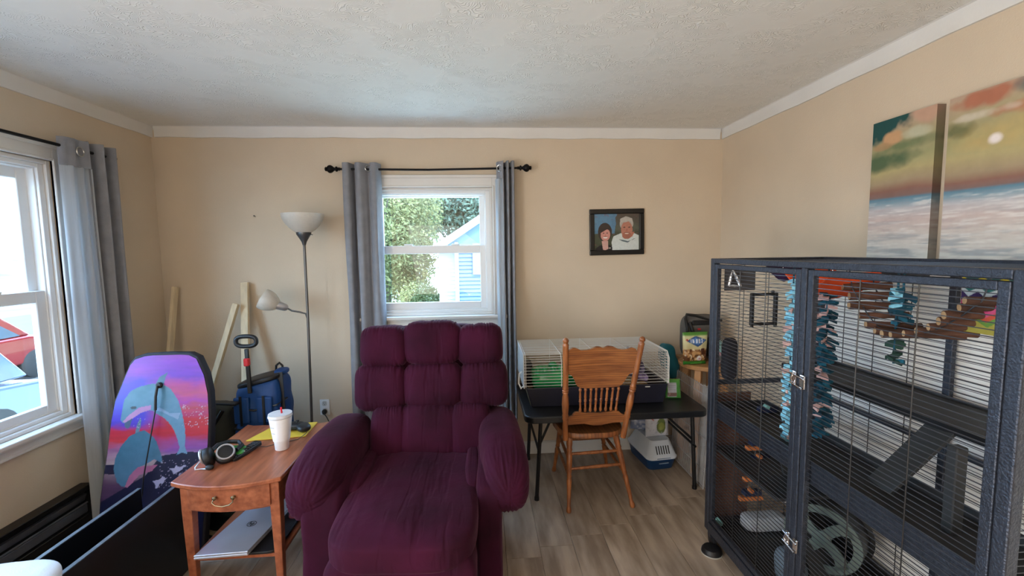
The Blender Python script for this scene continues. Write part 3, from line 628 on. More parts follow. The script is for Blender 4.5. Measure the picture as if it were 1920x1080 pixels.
mb = MB(); mb.tube([(-1.262, -1.20, .66), (-1.262, -1.15, .665), (-1.235, -1.105, .66), (-1.195, -1.10, .655), (-1.165, -1.13, .65), (-1.17, -1.17, .645)], .010, 8); mb.build('headband', M_blackp, hd)
mb = MB(); mb.tube([(-1.290, -1.24, .63), (-1.300, -1.262, .612), (-1.292, -1.275, .608), (-1.272, -1.268, .607), (-1.250, -1.270, .607)], .003, 6); mb.build('microphone_boom', M_sil, hd)
MB().pillow((-1.232, -1.272, .615), (.018, .011, .011), 2.3, 8).build('microphone', M_blackp, hd, smooth=180)
gk = MB().pillow((-1.212, -1.115, .6225), (.055, .018, .018), 3, 12, None, Rt('Z', 12)).pillow((-1.165, -1.150, .620), (.018, .020, .015), 2.6, 8).build('green_gadget', mat('green_plastic', (52, 140, 52), .35, var=.1), smooth=180)
tag(gk, 'bright green plastic gadget half hidden behind the headset', 'gadget')

# laptop and bag on the lower shelf
lp = thing('laptop', 'closed silver laptop on the lower shelf of the side table', 'laptop', (-1.11, -1.16, .262))
M_alu = mat('laptop_silver', (206, 208, 218), .32, .55, var=.02)
LPp = [(-1.265, -1.372), (-1.045, -1.362), (-.995, -.945), (-1.208, -.955)]
MB().slab(LPp, lambda a, b, t: (a, b, .250+.010*t)).build('base', M_alu, lp, smooth=0, bevel=.002)
MB().slab(LPp, lambda a, b, t: (a, b, .262+.008*t)).build('screen_lid', M_alu, lp, smooth=0, bevel=.002)
lc = Vector((-1.128, -1.16, .2704)); mb = MB(); ring(mb, lc, (0, 0, 1), .020, .0012, 24)
lx_ = Vector((math.cos(math.radians(-5)), math.sin(math.radians(-5)), 0)); ly_ = Vector((-lx_.y, lx_.x, 0))
def stroke(a, b): mb.beam(lc+lx_*a[0]+ly_*a[1], lc+lx_*b[0]+ly_*b[1], .0028, .0012)
stroke((-.009, .017), (-.010, -.007)); stroke((-.009, .002), (-.003, .004)); stroke((-.003, .004), (-.003, -.007)); stroke((.003, .006), (.003, -.017)); stroke((.003, .006), (.010, .005)); stroke((.010, .005), (.009, -.006)); stroke((.009, -.006), (.003, -.007))
mb.build('emblem', M_black, lp, smooth=0)
bk = thing('laptop_sleeve', 'dark device case with a red patch and metal zip pull, under the laptop', 'case', (-1.02, -1.1, .229))
MB().pillow((-1.03, -1.13, .2385), (.095, .205, .0095), 6, 14).build('case_body', M_blackp, bk, smooth=180)
MB().pillow((-.955, -1.02, .2515), (.034, .08, .022), 3, 12, None, Rt('Z', -8)).build('red_pouch', mat('dark_red_cloth', (96, 20, 34), .7), bk, smooth=180, label='dark red pouch')
MB().tube([(-.925, -1.08, .24), (-.915, -1.06, .235), (-.925, -1.04, .238), (-.93, -1.06, .242)], .0022, 6, closed=True).build('zip_pull', M_sil, bk)

# ---------------------------------------------------------------- boogie board with printed picture
outline=[(-0.308, 0.0), (-0.308, 0.321), (-0.299, 0.441), (-0.289, 0.549), (-0.279, 0.718), (-0.265, 0.821), (-0.222, 0.949), (-0.200, 1.01), (-0.177, 1.040), (-0.119, 1.058), (-0.017, 1.062), (0.100, 1.058), (0.145, 1.035), (0.189, 0.945), (0.213, 0.847), (0.223, 0.733), (0.224, 0.612), (0.224, 0.4), (.21, 0)]
d1=[(-0.225, 0.712), (-0.222, 0.767), (-0.213, 0.819), (-0.184, 0.861), (-0.139, 0.883), (-0.085, 0.895), (-0.026, 0.893), (0.018, 0.863), (0.059, 0.8), (0.084, 0.721), (0.101, 0.634), (0.1, 0.566), (0.116, 0.527), (0.088, 0.537), (0.061, 0.525), (0.075, 0.563), (0.053, 0.628), (0.025, 0.68), (-0.008, 0.714), (-0.043, 0.737), (-0.073, 0.758), (-0.119, 0.755), (-0.16, 0.732), (-0.191, 0.704), (-0.212, 0.698)]
jaw=[(-0.216, 0.705), (-0.185, 0.739), (-0.137, 0.775), (-0.079, 0.785), (-0.079, 0.762), (-0.127, 0.747), (-0.179, 0.712), (-0.199, 0.696)]
pec=[(-0.206, 0.698), (-0.169, 0.721), (-0.178, 0.68), (-0.189, 0.667), (-0.203, 0.677)]
dorsal=[(-0.061, 0.893), (-0.046, 0.928), (-0.002, 0.954), (-0.014, 0.929), (-0.021, 0.889)]
belly=[(-0.065, 0.757), (-0.027, 0.751), (0.016, 0.728), (0.06, 0.705), (0.071, 0.739), (0.016, 0.741), (-0.036, 0.773)]
d2=[(-0.138, 0.649), (-0.179, 0.629), (-0.217, 0.58), (-0.24, 0.522), (-0.245, 0.463), (-0.227, 0.404), (-0.201, 0.378), (-0.181, 0.377), (-0.163, 0.426), (-0.129, 0.47), (-0.088, 0.485), (-0.048, 0.509), (-0.003, 0.484), (-0.018, 0.537), (-0.042, 0.598), (-0.071, 0.633), (-0.106, 0.658)]
dorsal2=[(-0.152, 0.636), (-0.146, 0.679), (-0.131, 0.723), (-0.122, 0.708), (-0.129, 0.654)]
belly2=[(-0.185, 0.377), (-0.167, 0.43), (-0.125, 0.474), (-0.03, 0.48), (-0.057, 0.45), (-0.118, 0.432), (-0.172, 0.372)]
sea=[(-0.02, 0.524), (0.109, 0.54), (0.244, 0.53), (0.255, 0.0), (-0.31, 0.0), (-.31, .30), (-0.085, 0.431)]
sealeft=[(-0.335, 0.494), (-0.245, 0.49), (-0.238, 0.442), (-0.332, 0.446)]
splash1=[(0.029, 0.463), (0.054, 0.458), (0.062, 0.476), (0.079, 0.465), (0.116, 0.472), (0.08, 0.444), (0.056, 0.428), (0.043, 0.446)]
splash2=[(-0.051, 0.404), (-0.026, 0.407), (-0.002, 0.418), (0.023, 0.413), (-0.0, 0.389), (-0.04, 0.357), (-0.037, 0.386)]
def board_paint(x, y):
    t = y+.05*(fbm(x, y, 7)-.5)+.03*(fbm(x, y*3, 22)-.5)
    R_ = ramp(t, [(0, (50, 60, 110)), (.40, (120, 110, 150)), (.44, (215, 185, 190)), (.50, (222, 200, 205)), (.56, (170, 110, 190)), (.60, (190, 110, 180)), (.64, (235, 70, 85)), (.70, (228, 66, 78)), (.735, (215, 80, 130)), (.76, (228, 95, 110)), (.80, (205, 90, 190)), (.84, (235, 105, 150)), (.88, (225, 95, 170)), (.93, (150, 80, 220)), (1.0, (180, 90, 225)), (1.06, (200, 100, 215))])
    L_ = ramp(t, [(0, (50, 60, 110)), (.40, (110, 80, 110)), (.50, (215, 190, 190)), (.56, (190, 130, 170)), (.60, (235, 90, 95)), (.66, (225, 70, 90)), (.70, (110, 80, 215)), (.80, (84, 74, 232)), (.90, (120, 84, 235)), (.96, (190, 90, 215)), (1.06, (150, 80, 225))])
    k = np.clip((x+.12+.12*(fbm(x, y, 5)-.5)*2)/.16, 0, 1)[..., None]
    C = L_*(1-k)+R_*k
    st = fbm(x*.5+3, y*5, 16); C = C*(.82+.36*st[..., None])
    C = put(C, inpoly(x, y, sea) | inpoly(x, y, sealeft), (24, 30, 66))
    tex = .30*fbm(x+y*.6, y-x*.6, 30)
    for P, a, b in ((dorsal, (70, 100, 130), (120, 160, 185)), (d1, (62, 130, 150), (160, 195, 225)), (belly, (150, 185, 225), (200, 215, 240)), (jaw, (215, 140, 205), (240, 190, 225)), (pec, (60, 80, 110), (100, 120, 150)),
                    (dorsal2, (90, 120, 145), (140, 170, 185)), (d2, (36, 110, 126), (130, 165, 195)), (belly2, (190, 110, 150), (230, 160, 185))):
        pa = np.array(P); y0_, y1_ = pa[:, 1].min(), pa[:, 1].max(); sh = (.62-.42*(y-y0_)/(y1_-y0_))+tex+.25*np.clip((x-pa[:, 0].mean())*4, -1, 1)
        mk = inpoly(x+.003*(vn(x, y, 60)-.5), y, P); A = np.array(lin(a)); B = np.array(lin(b)); q = np.clip(sh, 0, 1)[..., None]
        C = np.where(mk[..., None], A*(1-q)+B*q, C)
    for P in (splash1, splash2): C = put(C, inpoly(x+.012*(vn(x, y, 70)-.5), y+.012*(vn(x+3, y, 70)-.5), P), (225, 215, 240))
    sp = (vn(x, y, 170) > .82) & (((x > .08) & (y > .66) & (y < .78)) | ((x > -.16) & (x < -.08) & (y > .67) & (y < .72)) | ((y < .5) & (y > .33) & (x > -.02)))
    C = put(C, sp, (245, 225, 245), .8)
    e = (((x+.165)/.016)**2+((y-.775)/.007)**2) < 1; C = put(C, e, (20, 30, 50))
    g_ = C.mean(-1, keepdims=True); C = np.clip(g_+(C-g_)*1.25, 0, 1)*.40
    return np.clip(C, 0, 1)
bb = thing('boogie_board', 'boogie board printed with two leaping dolphins on a pink and purple sunset', 'bodyboard', (-1.67, -1.0, 0))
def bpt(a, b, t): # t outward
    return (-1.67+a, -1.02+b*.1854+t*.983, b*.983-t*.1854+.006)
MB().slab(outline, lambda a, b, t: bpt(a, b, .002+t*.05)).build('foam_core', mat('black_foam', (22, 20, 30), .7), bb, smooth=30, bevel=.008, seg=2)
# printed skin: a dense sheet clipped to the outline, slightly inset
inset = [(a*.965-.002, b*.985) for a, b in outline]
nu, nv = 150, 300; gx = np.linspace(-.305, .222, nu+1); gy = np.linspace(.002, 1.05, nv+1); X, Y = np.meshgrid(gx, gy)
def edges_at(yv):
    xs = []
    for i in range(len(inset)):
        (xa, ya), (xb, yb_) = inset[i], inset[(i+1) % len(inset)]
        if (ya > yv) != (yb_ > yv): xs.append(xa+(yv-ya)*(xb-xa)/(yb_-ya))
    return (min(xs), max(xs)) if len(xs) >= 2 else (None, None)
vs = []; xs_ = []; ys_ = []
rows = [yv for yv in np.linspace(.003, 1.0435, nv+1) if edges_at(yv)[0] is not None]
for yv in rows:
    a, b = edges_at(yv)
    for k in range(nu+1):
        xv = a+(b-a)*k/nu; xs_.append(xv); ys_.append(yv); vs.append(bpt(xv, yv, -.0015))
fs = [(j*(nu+1)+i, j*(nu+1)+i+1, (j+1)*(nu+1)+i+1, (j+1)*(nu+1)+i) for j in range(len(rows)-1) for i in range(nu)]
mb = MB().add(vs, fs); mb.build('printed_skin', attr_mat('printed_board', .35, noise_amt=.04), bb, smooth=0, paint=board_paint(np.array(xs_), np.array(ys_)))
mb = MB(); p0 = Vector(bpt(-.04, .887, -.004)); p1 = Vector(bpt(-.04, .887, -.016)); mb.lathe(p0, p1, [(0, .016), (.6, .016), (1, .010)], 16); mb.build('leash_plug', M_blackp, bb)
pl = [bpt(-.04, .885, -.02), bpt(-.0405, .83, -.028), bpt(-.042, .761, -.022)]
MB().tube(pl, .0065, 8).tube([bpt(-.042, .761, -.022), bpt(-.06, .60, -.024), bpt(-.085, .422, -.018), bpt(-.09, .33, -.014)], .0032, 6).build('leash', M_blackp, bb)

# ---------------------------------------------------------------- long black open box, cushion on it, heater
M_blk = mat('black_laminate', (13, 14, 18), .35, var=.15, scale=6)
M_edge = mat('edge_highlight', (88, 90, 96), .5, var=.2, scale=20)  # lighter grey along the panel tops stands in for their edge highlight
bx = thing('black_storage_box', 'long low open box of black panels in front of the boogie board', 'storage box', (-1.57, -1.8, 0))
for xx, ye in ((-1.655, -1.12), (-1.495, -1.055)):
    q = MB().box(xx-.008, xx+.008, -2.6, ye, 0, .452).build('side_panel', M_blk, bx, smooth=0, bevel=.0015)
    MB().box(xx-.0085, xx+.0085, -2.6, ye, .4525, .4545).build('edge_band', M_edge, q, smooth=0)
MB().box(-1.647, -1.503, -2.6, -1.14, .02, .035).build('base_panel', M_blk, bx, smooth=0)
MB().box(-1.647, -1.503, -2.6, -2.585, .035, .452).build('end_panel', M_blk, bx, smooth=0)
cs = MB().pillow((-1.60, -1.905, .500), (.20, .20, .043), 3.2, 18, wr(.004, 4, 5, 2, .2), Rt('Z', 8)).build('white_cushion', mat('white_cotton', (228, 232, 236), .8, var=.03, bump=.1, bscale=200), smooth=180)
tag(cs, 'corner of a white cushion lying on the long black box', 'cushion')
ht = thing('baseboard_heater', 'black framed baseboard heater with grey fins low on the side wall', 'heater', (WL+.04, -1.5, 0))
y0_, y1_ = -2.6, -.755; hx = WL+.055
MB().box(WL+.001, hx-.02, y0_, y1_, .03, .30).build('back_box', M_black, ht, smooth=0)
MB().box(WL+.001, hx+.012, y0_, y1_, .286, .312).box(WL+.001, hx+.012, y1_-.022, y1_, .0, .286).box(WL+.001, hx+.012, y0_, y1_-.022, .0, .155).build('housing', M_black, ht, smooth=0, bevel=.003)
M_fin = mat('grey_fin', (112, 114, 122), .4, .5, var=.1)
mb = MB(); mb.add([(hx-.005, y0_, .262), (hx-.005, y1_-.024, .262), (hx-.022, y1_-.024, .218), (hx-.022, y0_, .218), (hx-.020, y0_, .265), (hx-.020, y1_-.024, .265), (hx-.03, y1_-.024, .218), (hx-.03, y0_, .218)], [(0,1,2,3),(4,7,6,5),(0,4,5,1),(1,5,6,2),(3,2,6,7),(0,3,7,4)]); mb.build('damper', M_fin, ht, smooth=0)
MB().tube([(hx-.008, y0_, .212), (hx-.008, y1_-.024, .212)], .005, 6).build('fin_rail', mat('pale_metal', (150, 152, 158), .3, .7), ht)
MB().box(hx-.024, hx-.006, y0_, y1_-.024, .158, .204).build('louvre', M_fin, ht, smooth=0, bevel=.003)

# ---------------------------------------------------------------- corner behind the side table
M_pine = mat('raw_pine', (222, 202, 168), .7, var=.06, scale=6, stretch=(8, 8, 1))
tag(MB().beam((-2.125, -.06, 1.34), (-2.15, -.33, .012), .045, .02, (1, 0, 0)).build('lumber_stick', M_pine, smooth=0, bevel=.001, origin=(-2.15, -.33, .0)), 'pale wooden stick leaning alone in the room corner behind the boogie board', 'lumber')
tag(MB().beam((-1.672, -.035, 1.36), (-1.575, -.36, .012), .048, .026, (0, 1, 0)).build('lumber_stick', M_pine, smooth=0, bevel=.001, origin=(-1.575, -.36, 0)), 'tall pale wooden board leaning on the wall behind the blue cooler bag', 'lumber')
tag(MB().beam((-1.695, -.118, 1.22), (-2.03, -.30, .012), .034, .034, (0, 1, 0)).build('lumber_stick', M_pine, smooth=0, bevel=.001, origin=(-2.03, -.30, 0)), 'pale wooden batten slanting down left against the taller leaning board', 'lumber')
# duffel
M_olive = mat('dark_olive_cloth', (66, 68, 58), .85, var=.2, scale=6, bump=.3, bscale=14)
du = thing('duffel_bag', 'dark olive duffel bag with a black strap between boogie board and blue cooler bag', 'bag', (-1.60, -.52, 0))
MB().pillow((-1.655, -.53, .33), (.150, .15, .33), 3.4, 26, wr(.02, 3, 71, 2, .1)).build('bag_body', M_olive, du, smooth=180)
MB().beam((-1.72, -.62, .705), (-1.43, -.655, .695), .05, .012, (0, 0, 1)).build('flat_strap', M_blackp, du, smooth=0, bevel=.003)
MB().tube([(-1.70, -.69, .60), (-1.62, -.715, .56), (-1.54, -.705, .60), (-1.50, -.69, .67)], .012, 8).build('carry_handle', M_blackp, du)
# blue wheeled cooler bag
M_blue = mat('blue_nylon', (14, 60, 116), .55, var=.12, scale=5, bump=.35, bscale=16, spec=.4)
cb = thing('cooler_bag', 'blue wheeled cooler bag with black telescoping handle and red clasp', 'bag', (-1.36, -.5, 0))
def bagf(q, v): return Vector((0, 0, 0))+Vector((q.x, q.y, 0)).normalized()*(noise.noise(Vector((v.x*9, v.y*9, v.z*11)))*.014)+Vector((0, 0, .03*q.x*max(0, q.z)))
MB().pillow((-1.357, -.50, .44), (.132, .115, .36), 7, 30, bagf).build('bag_body', M_blue, cb, smooth=180)
for z_, in ((.53,), (.66,)):
    MB().tube([(-1.495, -.50, z_), (-1.485, -.612, z_-.005), (-1.36, -.628, z_-.02), (-1.235, -.612, z_+.005), (-1.222, -.50, z_+.01)], .006, 6).build('piping', M_black, cb)
for xx in (-1.43, -1.30):
    MB().box(xx-.045, xx+.045, -.633, -.613, .56, .72).build('front_pocket', M_blue, cb, smooth=0, bevel=.012, seg=2)
    MB().box(xx-.007, xx+.007, -.638, -.633, .55, .73).build('webbing', M_black, cb, smooth=0, bevel=.001)
MB().pillow((-1.357, -.50, .80), (.125, .108, .020), 4, 14, lambda q, v: Vector((0, 0, .03*q.x))).build('top_flap', M_blackp, cb, smooth=180)
MB().tube([(-1.30, -.46, .815), (-1.295, -.46, .865), (-1.275, -.46, .882), (-1.258, -.46, .865), (-1.255, -.46, .825)], .007, 8).build('carry_loop', M_black, cb)
MB().beam((-1.235, -.55, .845), (-1.225, -.56, .60), .03, .008).build('side_strap', M_black, cb, smooth=0)
MB().pillow((-1.245, -.50, .84), (.035, .05, .018), 3, 10).build('corner_tuft', M_blue, cb, smooth=180)
MB().beam((-1.375, -.628, .745), (-1.393, -.60, 1.005), .022, .016).build('handle_pole', M_black, cb, smooth=0, bevel=.003)
MB().box(-1.405, -1.375, -.625, -.597, .905, .952).build('red_clasp', mat('red_plastic', (205, 44, 52), .4), cb, smooth=0, bevel=.005)
n = 28; pts = []
for k in range(n):
    a = 2*PI*k/n; ca, sa = math.cos(a), math.sin(a); pts.append((-1.394+.058*math.copysign(abs(ca)**.75, ca), -.598, 1.050+.030*math.copysign(abs(sa)**.75, sa)))
MB().tube(pts, .0125, 10, closed=True).build('grip_loop', M_blackp, cb)
for xx in (-1.45, -1.27): MB().lathe((xx-.015, -.40, .055), (xx+.015, -.40, .055), [(0, .045), (.2, .055), (.8, .055), (1, .045)], 18).build('wheel', M_blackp, cb)
MB().box(-1.47, -1.25, -.60, -.40, .03, .085).build('wheel_base', M_blackp, cb, smooth=0, bevel=.005)
# round tunnel with beige rim
tn = thing('pet_tunnel', 'round dark green tunnel with a beige hoop rim on the floor behind the side table', 'pet tunnel', (-1.455, -.80, 0))
mb = MB(); ring(mb, (-1.455, -.875, .175), (0, 1, 0), .128, .012, 36); mb.build('hoop_rim', mat('beige_rim', (170, 156, 128), .7), tn)
mb = MB(); mb.lathe((-1.455, -.872, .175), (-1.455, -.735, .175), [(0, .128), (.3, .122), (.6, .128), (1, .124)], 30, cap=False).lathe((-1.455, -.735, .175), (-1.455, -.733, .175), [(0, .124), (1, .124)], 30); mb.build('fabric_wall', mat('dark_green_cloth', (30, 44, 40), .85, var=.2), tn)
mb = MB(); mb.box(-1.52, -1.39, -.87, -.75, 0, .052); mb.build('floor_pad', M_blackp, tn, smooth=0, bevel=.01)

# ---------------------------------------------------------------- floor lamp
M_pewter = mat('grey_metal', (104, 106, 108), .35, .8, var=.05)
M_shade = translucent_mat('milky_shade', (238, 232, 222), .35, .3)
LX, LY = -1.178, -.22
lm = thing('floor_lamp', 'grey metal torchiere floor lamp with white bowl shade and side reading arm', 'floor lamp', (LX, LY, 0))
MB().lathe((LX, LY, 0), (LX, LY, .03), [(0, .128), (.3, .128), (.7, .11), (1, .03)], 30).build('base', M_pewter, lm)
MB().tube([(LX-.022, LY, .03), (LX-.010, LY, .6), (LX-.002, LY, 1.17), (LX, LY, 1.63)], .0085, 10).build('pole', M_pewter, lm)
MB().lathe((LX, LY, 1.615), (LX, LY, 1.70), [(0, .010), (.25, .016), (.55, .030), (.85, .046), (1, .047)], 24).build('socket_cone', M_pewter, lm)
mb = MB(); pr = []
for k in range(12):
    t = k/11; pr.append((t, .047+(.132-.047)*math.sin(t*PI/2)**.8))
mb.lathe((LX, LY, 1.700), (LX, LY, 1.822), pr, 40, cap=False); mb.lathe((LX, LY, 1.703), (LX, LY, 1.822), [(a, b-.003) for a, b in pr], 40, cap=False); mb.build('bowl_shade', M_shade, lm)
MB().tube([(LX+.045, LY-.01, 1.685), (LX+.062, LY-.012, 1.683)], .003, 6).build('switch', M_pewter, lm)
MB().tube([(LX-.004, LY, 1.12), (LX-.014, LY-.004, 1.155), (LX-.05, LY-.008, 1.168), (LX-.10, LY-.010, 1.178), (LX-.135, LY-.012, 1.20)], .006, 8).build('reading_arm', M_pewter, lm)
MB().lathe((LX-.125, LY-.012, 1.195), (LX-.185, LY-.03, 1.222), [(0, .014), (.2, .024), (.8, .029), (1, .030)], 20).build('reading_socket', M_sil, lm)
mb = MB(); d = Vector((-.85, -.18, .50)).normalized(); s0 = Vector((LX-.180, LY-.03, 1.218))
pr = [(k/11, .030+.040*math.sin(k/11*PI*.62)**.8) for k in range(12)]
mb.lathe(s0, s0+d*.105, pr, 30, cap=False); mb.lathe(s0, s0+d*.105, [(a, b-.0025) for a, b in pr], 30, cap=False); mb.build('reading_shade', M_shade, lm)
# outlet
oc = thing('wall_outlet', 'white wall outlet with one black plug, between lamp and recliner', 'outlet', (-1.178, -.001, .43))
MB().box(-1.213, -1.143, -.006, 0, .368, .486).build('face_plate', M_vinyl, oc, smooth=0, bevel=.003, seg=2)
for z_ in (.455, .400):
    q = MB().prism(rrect(-1.195, -1.161, -.018, .018, .012), 0, 1); q.v = [(a, -.006-.003*c, z_+b) for a, b, c in q.v]; q.build('socket', mat('outlet_face', (205, 205, 200), .4), oc, smooth=30)
    mb = MB()
    for dx in (-.006, .006): mb.box(-1.178+dx-.001, -1.178+dx+.001, -.0096, -.0088, z_, z_+.009)
    mb.lathe((-1.178, -.0096, z_-.008), (-1.178, -.0088, z_-.008), [(0, .003), (1, .003)], 8); mb.build('slots', M_black, oc, smooth=0)
pg = thing('power_plug', 'black plug and cord in the lower socket of the wall outlet', 'plug', (-1.178, -.03, .398))
MB().lathe((-1.178, -.010, .400), (-1.170, -.048, .392), [(0, .015), (.3, .019), (.8, .014), (1, .006)], 14).build('plug_body', M_blackp, pg)
MB().tube([(-1.170, -.046, .392), (-1.145, -.07, .375), (-1.12, -.08, .33), (-1.10, -.09, .20), (-1.06, -.12, .03), (-.95, -.20, .008), (-.80, -.35, .008)], .0035, 6).build('cord', M_blackp, pg)
nl = MB().tube([(-1.588, 0, 1.824), (-1.588, -.018, 1.828)], .002, 6).lathe((-1.588, -.018, 1.828), (-1.588, -.020, 1.8285), [(0, .005), (1, .005)], 8).build('nail', M_pewter); tag(nl, 'small nail in the bare wall above the leaning boards', 'nail')

# ---------------------------------------------------------------- framed photograph
pf = thing('picture_frame', 'black framed colour photograph of a smiling couple on the back wall', 'picture', (1.01, -.01, 1.52))
px0, px1, pz0, pz1 = .803, 1.217, 1.517, 1.857; fwid = .036; RT = .010
def tilt_(v): return [(a+(c-1.69)*-.012, b, c+(a-1.01)*.012) for a, b, c in v]
for q in ((px0, px1, pz1-fwid, pz1), (px0, px1, pz0, pz0+fwid), (px0, px0+fwid, pz0+fwid, pz1-fwid), (px1-fwid, px1, pz0+fwid, pz1-fwid)):
    mb = MB().box(q[0], q[1], -.022, -.001, q[2], q[3]); mb.v = tilt_(mb.v); mb.build('frame_rail', mat('black_lacquer', (14, 13, 14), .3), pf, smooth=0, bevel=.005, seg=2)
def photo(u, v):
    C = ramp(v+.3*(fbm(u, v, 4)-.5), [(0, (60, 70, 50)), (.4, (70, 76, 60)), (.6, (88, 92, 78)), (1, (84, 74, 66))])
    C = put(C, (u < .48+.1*(fbm(u, v, 6)-.5)) & (v > .42+.1*fbm(u, v, 5)), (88, 128, 158)); C = put(C, (u < .40) & (v > .55), (96, 138, 168), .6)
    C = put(C, vn(u, v, 26) > .84, (120, 78, 84), .5)
    el = lambda cx, cy, rx, ry: ((u-cx)/rx)**2+((v-cy)/ry)**2 < 1
    C = put(C, inpoly(u, v, [(0, 0), (.44, 0), (.40, .12), (.30, .16), (.12, .14), (.03, .06)]), (18, 18, 24))
    C = put(C, el(.235, .50, .155, .26), (54, 44, 40)); C = put(C, inpoly(u, v, [(.16, .26), (.30, .26), (.31, .04), (.24, 0), (.19, .02)]), (205, 160, 150))
    C = put(C, el(.245, .43, .105, .175), (206, 146, 134)); C = put(C, inpoly(u, v, [(.12, .62), (.36, .62), (.36, .54), (.28, .58), (.14, .48)]), (50, 40, 38))
    for ex in (.205, .285): C = put(C, el(ex, .475, .020, .012), (70, 44, 40))
    C = put(C, el(.245, .355, .050, .024), (240, 232, 226)); C = put(C, el(.245, .374, .054, .010), (150, 80, 76)); C = put(C, el(.245, .42, .014, .03), (190, 126, 114))
    C = put(C, inpoly(u, v, [(.40, 0), (.985, 0), (.985, .40), (.86, .47), (.60, .47), (.42, .38), (.38, .22)]), (206, 212, 208))
    C = put(C, inpoly(u, v, [(.54, .30), (.66, .27), (.74, .24), (.84, .27), (.94, .33), (.86, .30), (.74, .20), (.62, .24)]), (84, 100, 106))
    C = put(C, inpoly(u, v, [(.60, .50), (.70, .34), (.84, .36), (.90, .50)]), (176, 112, 92))
    C = put(C, el(.715, .72, .150, .19), (176, 170, 162)); C = put(C, el(.72, .56, .128, .235), (182, 122, 102)); C = put(C, inpoly(u, v, [(.57, .70), (.575, .86), (.70, .93), (.84, .87), (.865, .70), (.80, .80), (.68, .76), (.62, .78)]), (184, 178, 170)); C = put(C, el(.72, .40, .105, .10), (166, 104, 86))
    for ex in (.665, .775): C = put(C, el(ex, .625, .026, .013), (70, 44, 38))
    C = put(C, el(.72, .455, .045, .014), (226, 206, 190)); C = put(C, el(.72, .475, .060, .008), (120, 66, 54)); C = put(C, el(.72, .55, .020, .035), (170, 104, 88)); C = put(C, el(.31+.03, .06, .015, .015), (220, 220, 200))
    return C*(.9+.2*fbm(u, v, 30)[..., None])
def painted(name, fpos, nu, nv, fcol, m, parent, smooth=0):
    U, V = np.meshgrid(np.linspace(0, 1, nu+1), np.linspace(0, 1, nv+1)); C = fcol(U.ravel(), V.ravel())
    mb = MB(); mb.grid(fpos, nu, nv); return mb.build(name, m, parent, smooth=smooth, paint=np.clip(C, 0, 1))
def ppos(u, v):
    return tilt_([(px0+fwid+u*(px1-px0-2*fwid), -.012, pz0+fwid+v*(pz1-pz0-2*fwid))])[0]
painted('photo_print', ppos, 130, 110, photo, attr_mat('photo_paper', .3, noise_amt=.03), pf)
mb = MB().box(px0+.01, px1-.01, -.010, -.001, pz0+.01, pz1-.01); mb.v = tilt_(mb.v); mb.build('backing', M_black, pf, smooth=0)

# ---------------------------------------------------------------- folding table
M_tt = mat('black_table_plastic', (22, 24, 28), .38, var=.1, scale=10, bump=.12, bscale=220)
ft = thing('folding_table', 'black plastic folding table under the small white wire cage', 'table', (.80, -.40, 0))
TZ = .572; tx0, tx1, ty0, ty1 = .238, 1.372, -.735, -.045
MB().prism(rrect(tx0, tx1, ty0, ty1, .06, 6), TZ-.042, TZ).build('table_top', M_tt, ft, smooth=40, bevel=.007, seg=2)
for lx, tx, ly in ((.315, .345, -.635), (1.352, 1.325, -.60), (.318, .345, -.10), (1.345, 1.325, -.12)):
    MB().tube([(tx, ly, TZ-.045), (lx, ly, .02)], .0125, 10).tube([(lx, ly, .02), (lx, ly, 0)], .0155, 10).build('leg', M_black, ft)
for xa, xb in ((.335, .43), (1.335, 1.12)):
    MB().tube([(xa, -.60, .33), (xb, -.60+.02, TZ-.044)], .008, 8).tube([(xa, -.14, .33), (xb, -.14, TZ-.044)], .008, 8).build('brace', M_black, ft)
    MB().tube([(xa, -.635, .30), (xa, -.10, .30)], .008, 8).build('crossbar', M_black, ft)

# ---------------------------------------------------------------- small animal cage on the table
M_wire = mat('white_wire', (232, 232, 228), .4, var=.02)
M_tray = mat('navy_tray', (34, 35, 50), .45, var=.08, bump=.08, bscale=120)
sg = thing('small_pet_cage', 'white wire pet cage with a dark deep tray standing on the black folding table', 'pet cage', (.71, -.35, TZ))
cx0, cx1, cy0, cy1 = .262, 1.168, -.590, -.085; tz = .702
mb = MB()
B = [(cx0+.035, cy0+.022, TZ+.001), (cx1-.02, cy0+.022, TZ+.001), (cx1-.02, cy1-.02, TZ+.001), (cx0+.035, cy1-.02, TZ+.001)]; Tt = [(cx0, cy0, tz), (cx1, cy0, tz), (cx1, cy1, tz), (cx0, cy1, tz)]
e = .012; Ti = [(cx0+e, cy0+e, tz), (cx1-e, cy0+e, tz), (cx1-e, cy1-e, tz), (cx0+e, cy1-e, tz)]; Bi = [(a+(.006 if a < .7 else -.006), b+(.006 if b < -.3 else -.006), c+.006) for a, b, c in B]
mb.add(B+Tt+Ti+Bi, [(0,3,2,1)]+[(i, (i+1) % 4, 4+(i+1) % 4, 4+i) for i in range(4)]+[(4+i, 4+(i+1) % 4, 8+(i+1) % 4, 8+i) for i in range(4)]+[(8+i, 8+(i+1) % 4, 12+(i+1) % 4, 12+i) for i in range(4)]+[(12, 13, 14, 15)])
mb.build('tray', M_tray, sg, smooth=0, bevel=.005, seg=2)
MB().box(cx0+.03, cx1-.03, cy0+.03, cy1-.03, TZ+.008, TZ+.05).build('bedding', mat('wood_shavings', (170, 140, 100), .95, var=.3, scale=60, bump=.6, bscale=80), sg, smooth=0, kind='stuff')
wt = .905; ws = .868; wx0, wx1, wy0, wy1 = cx0-.012, cx1+.008, cy0+.01, cy1-.005
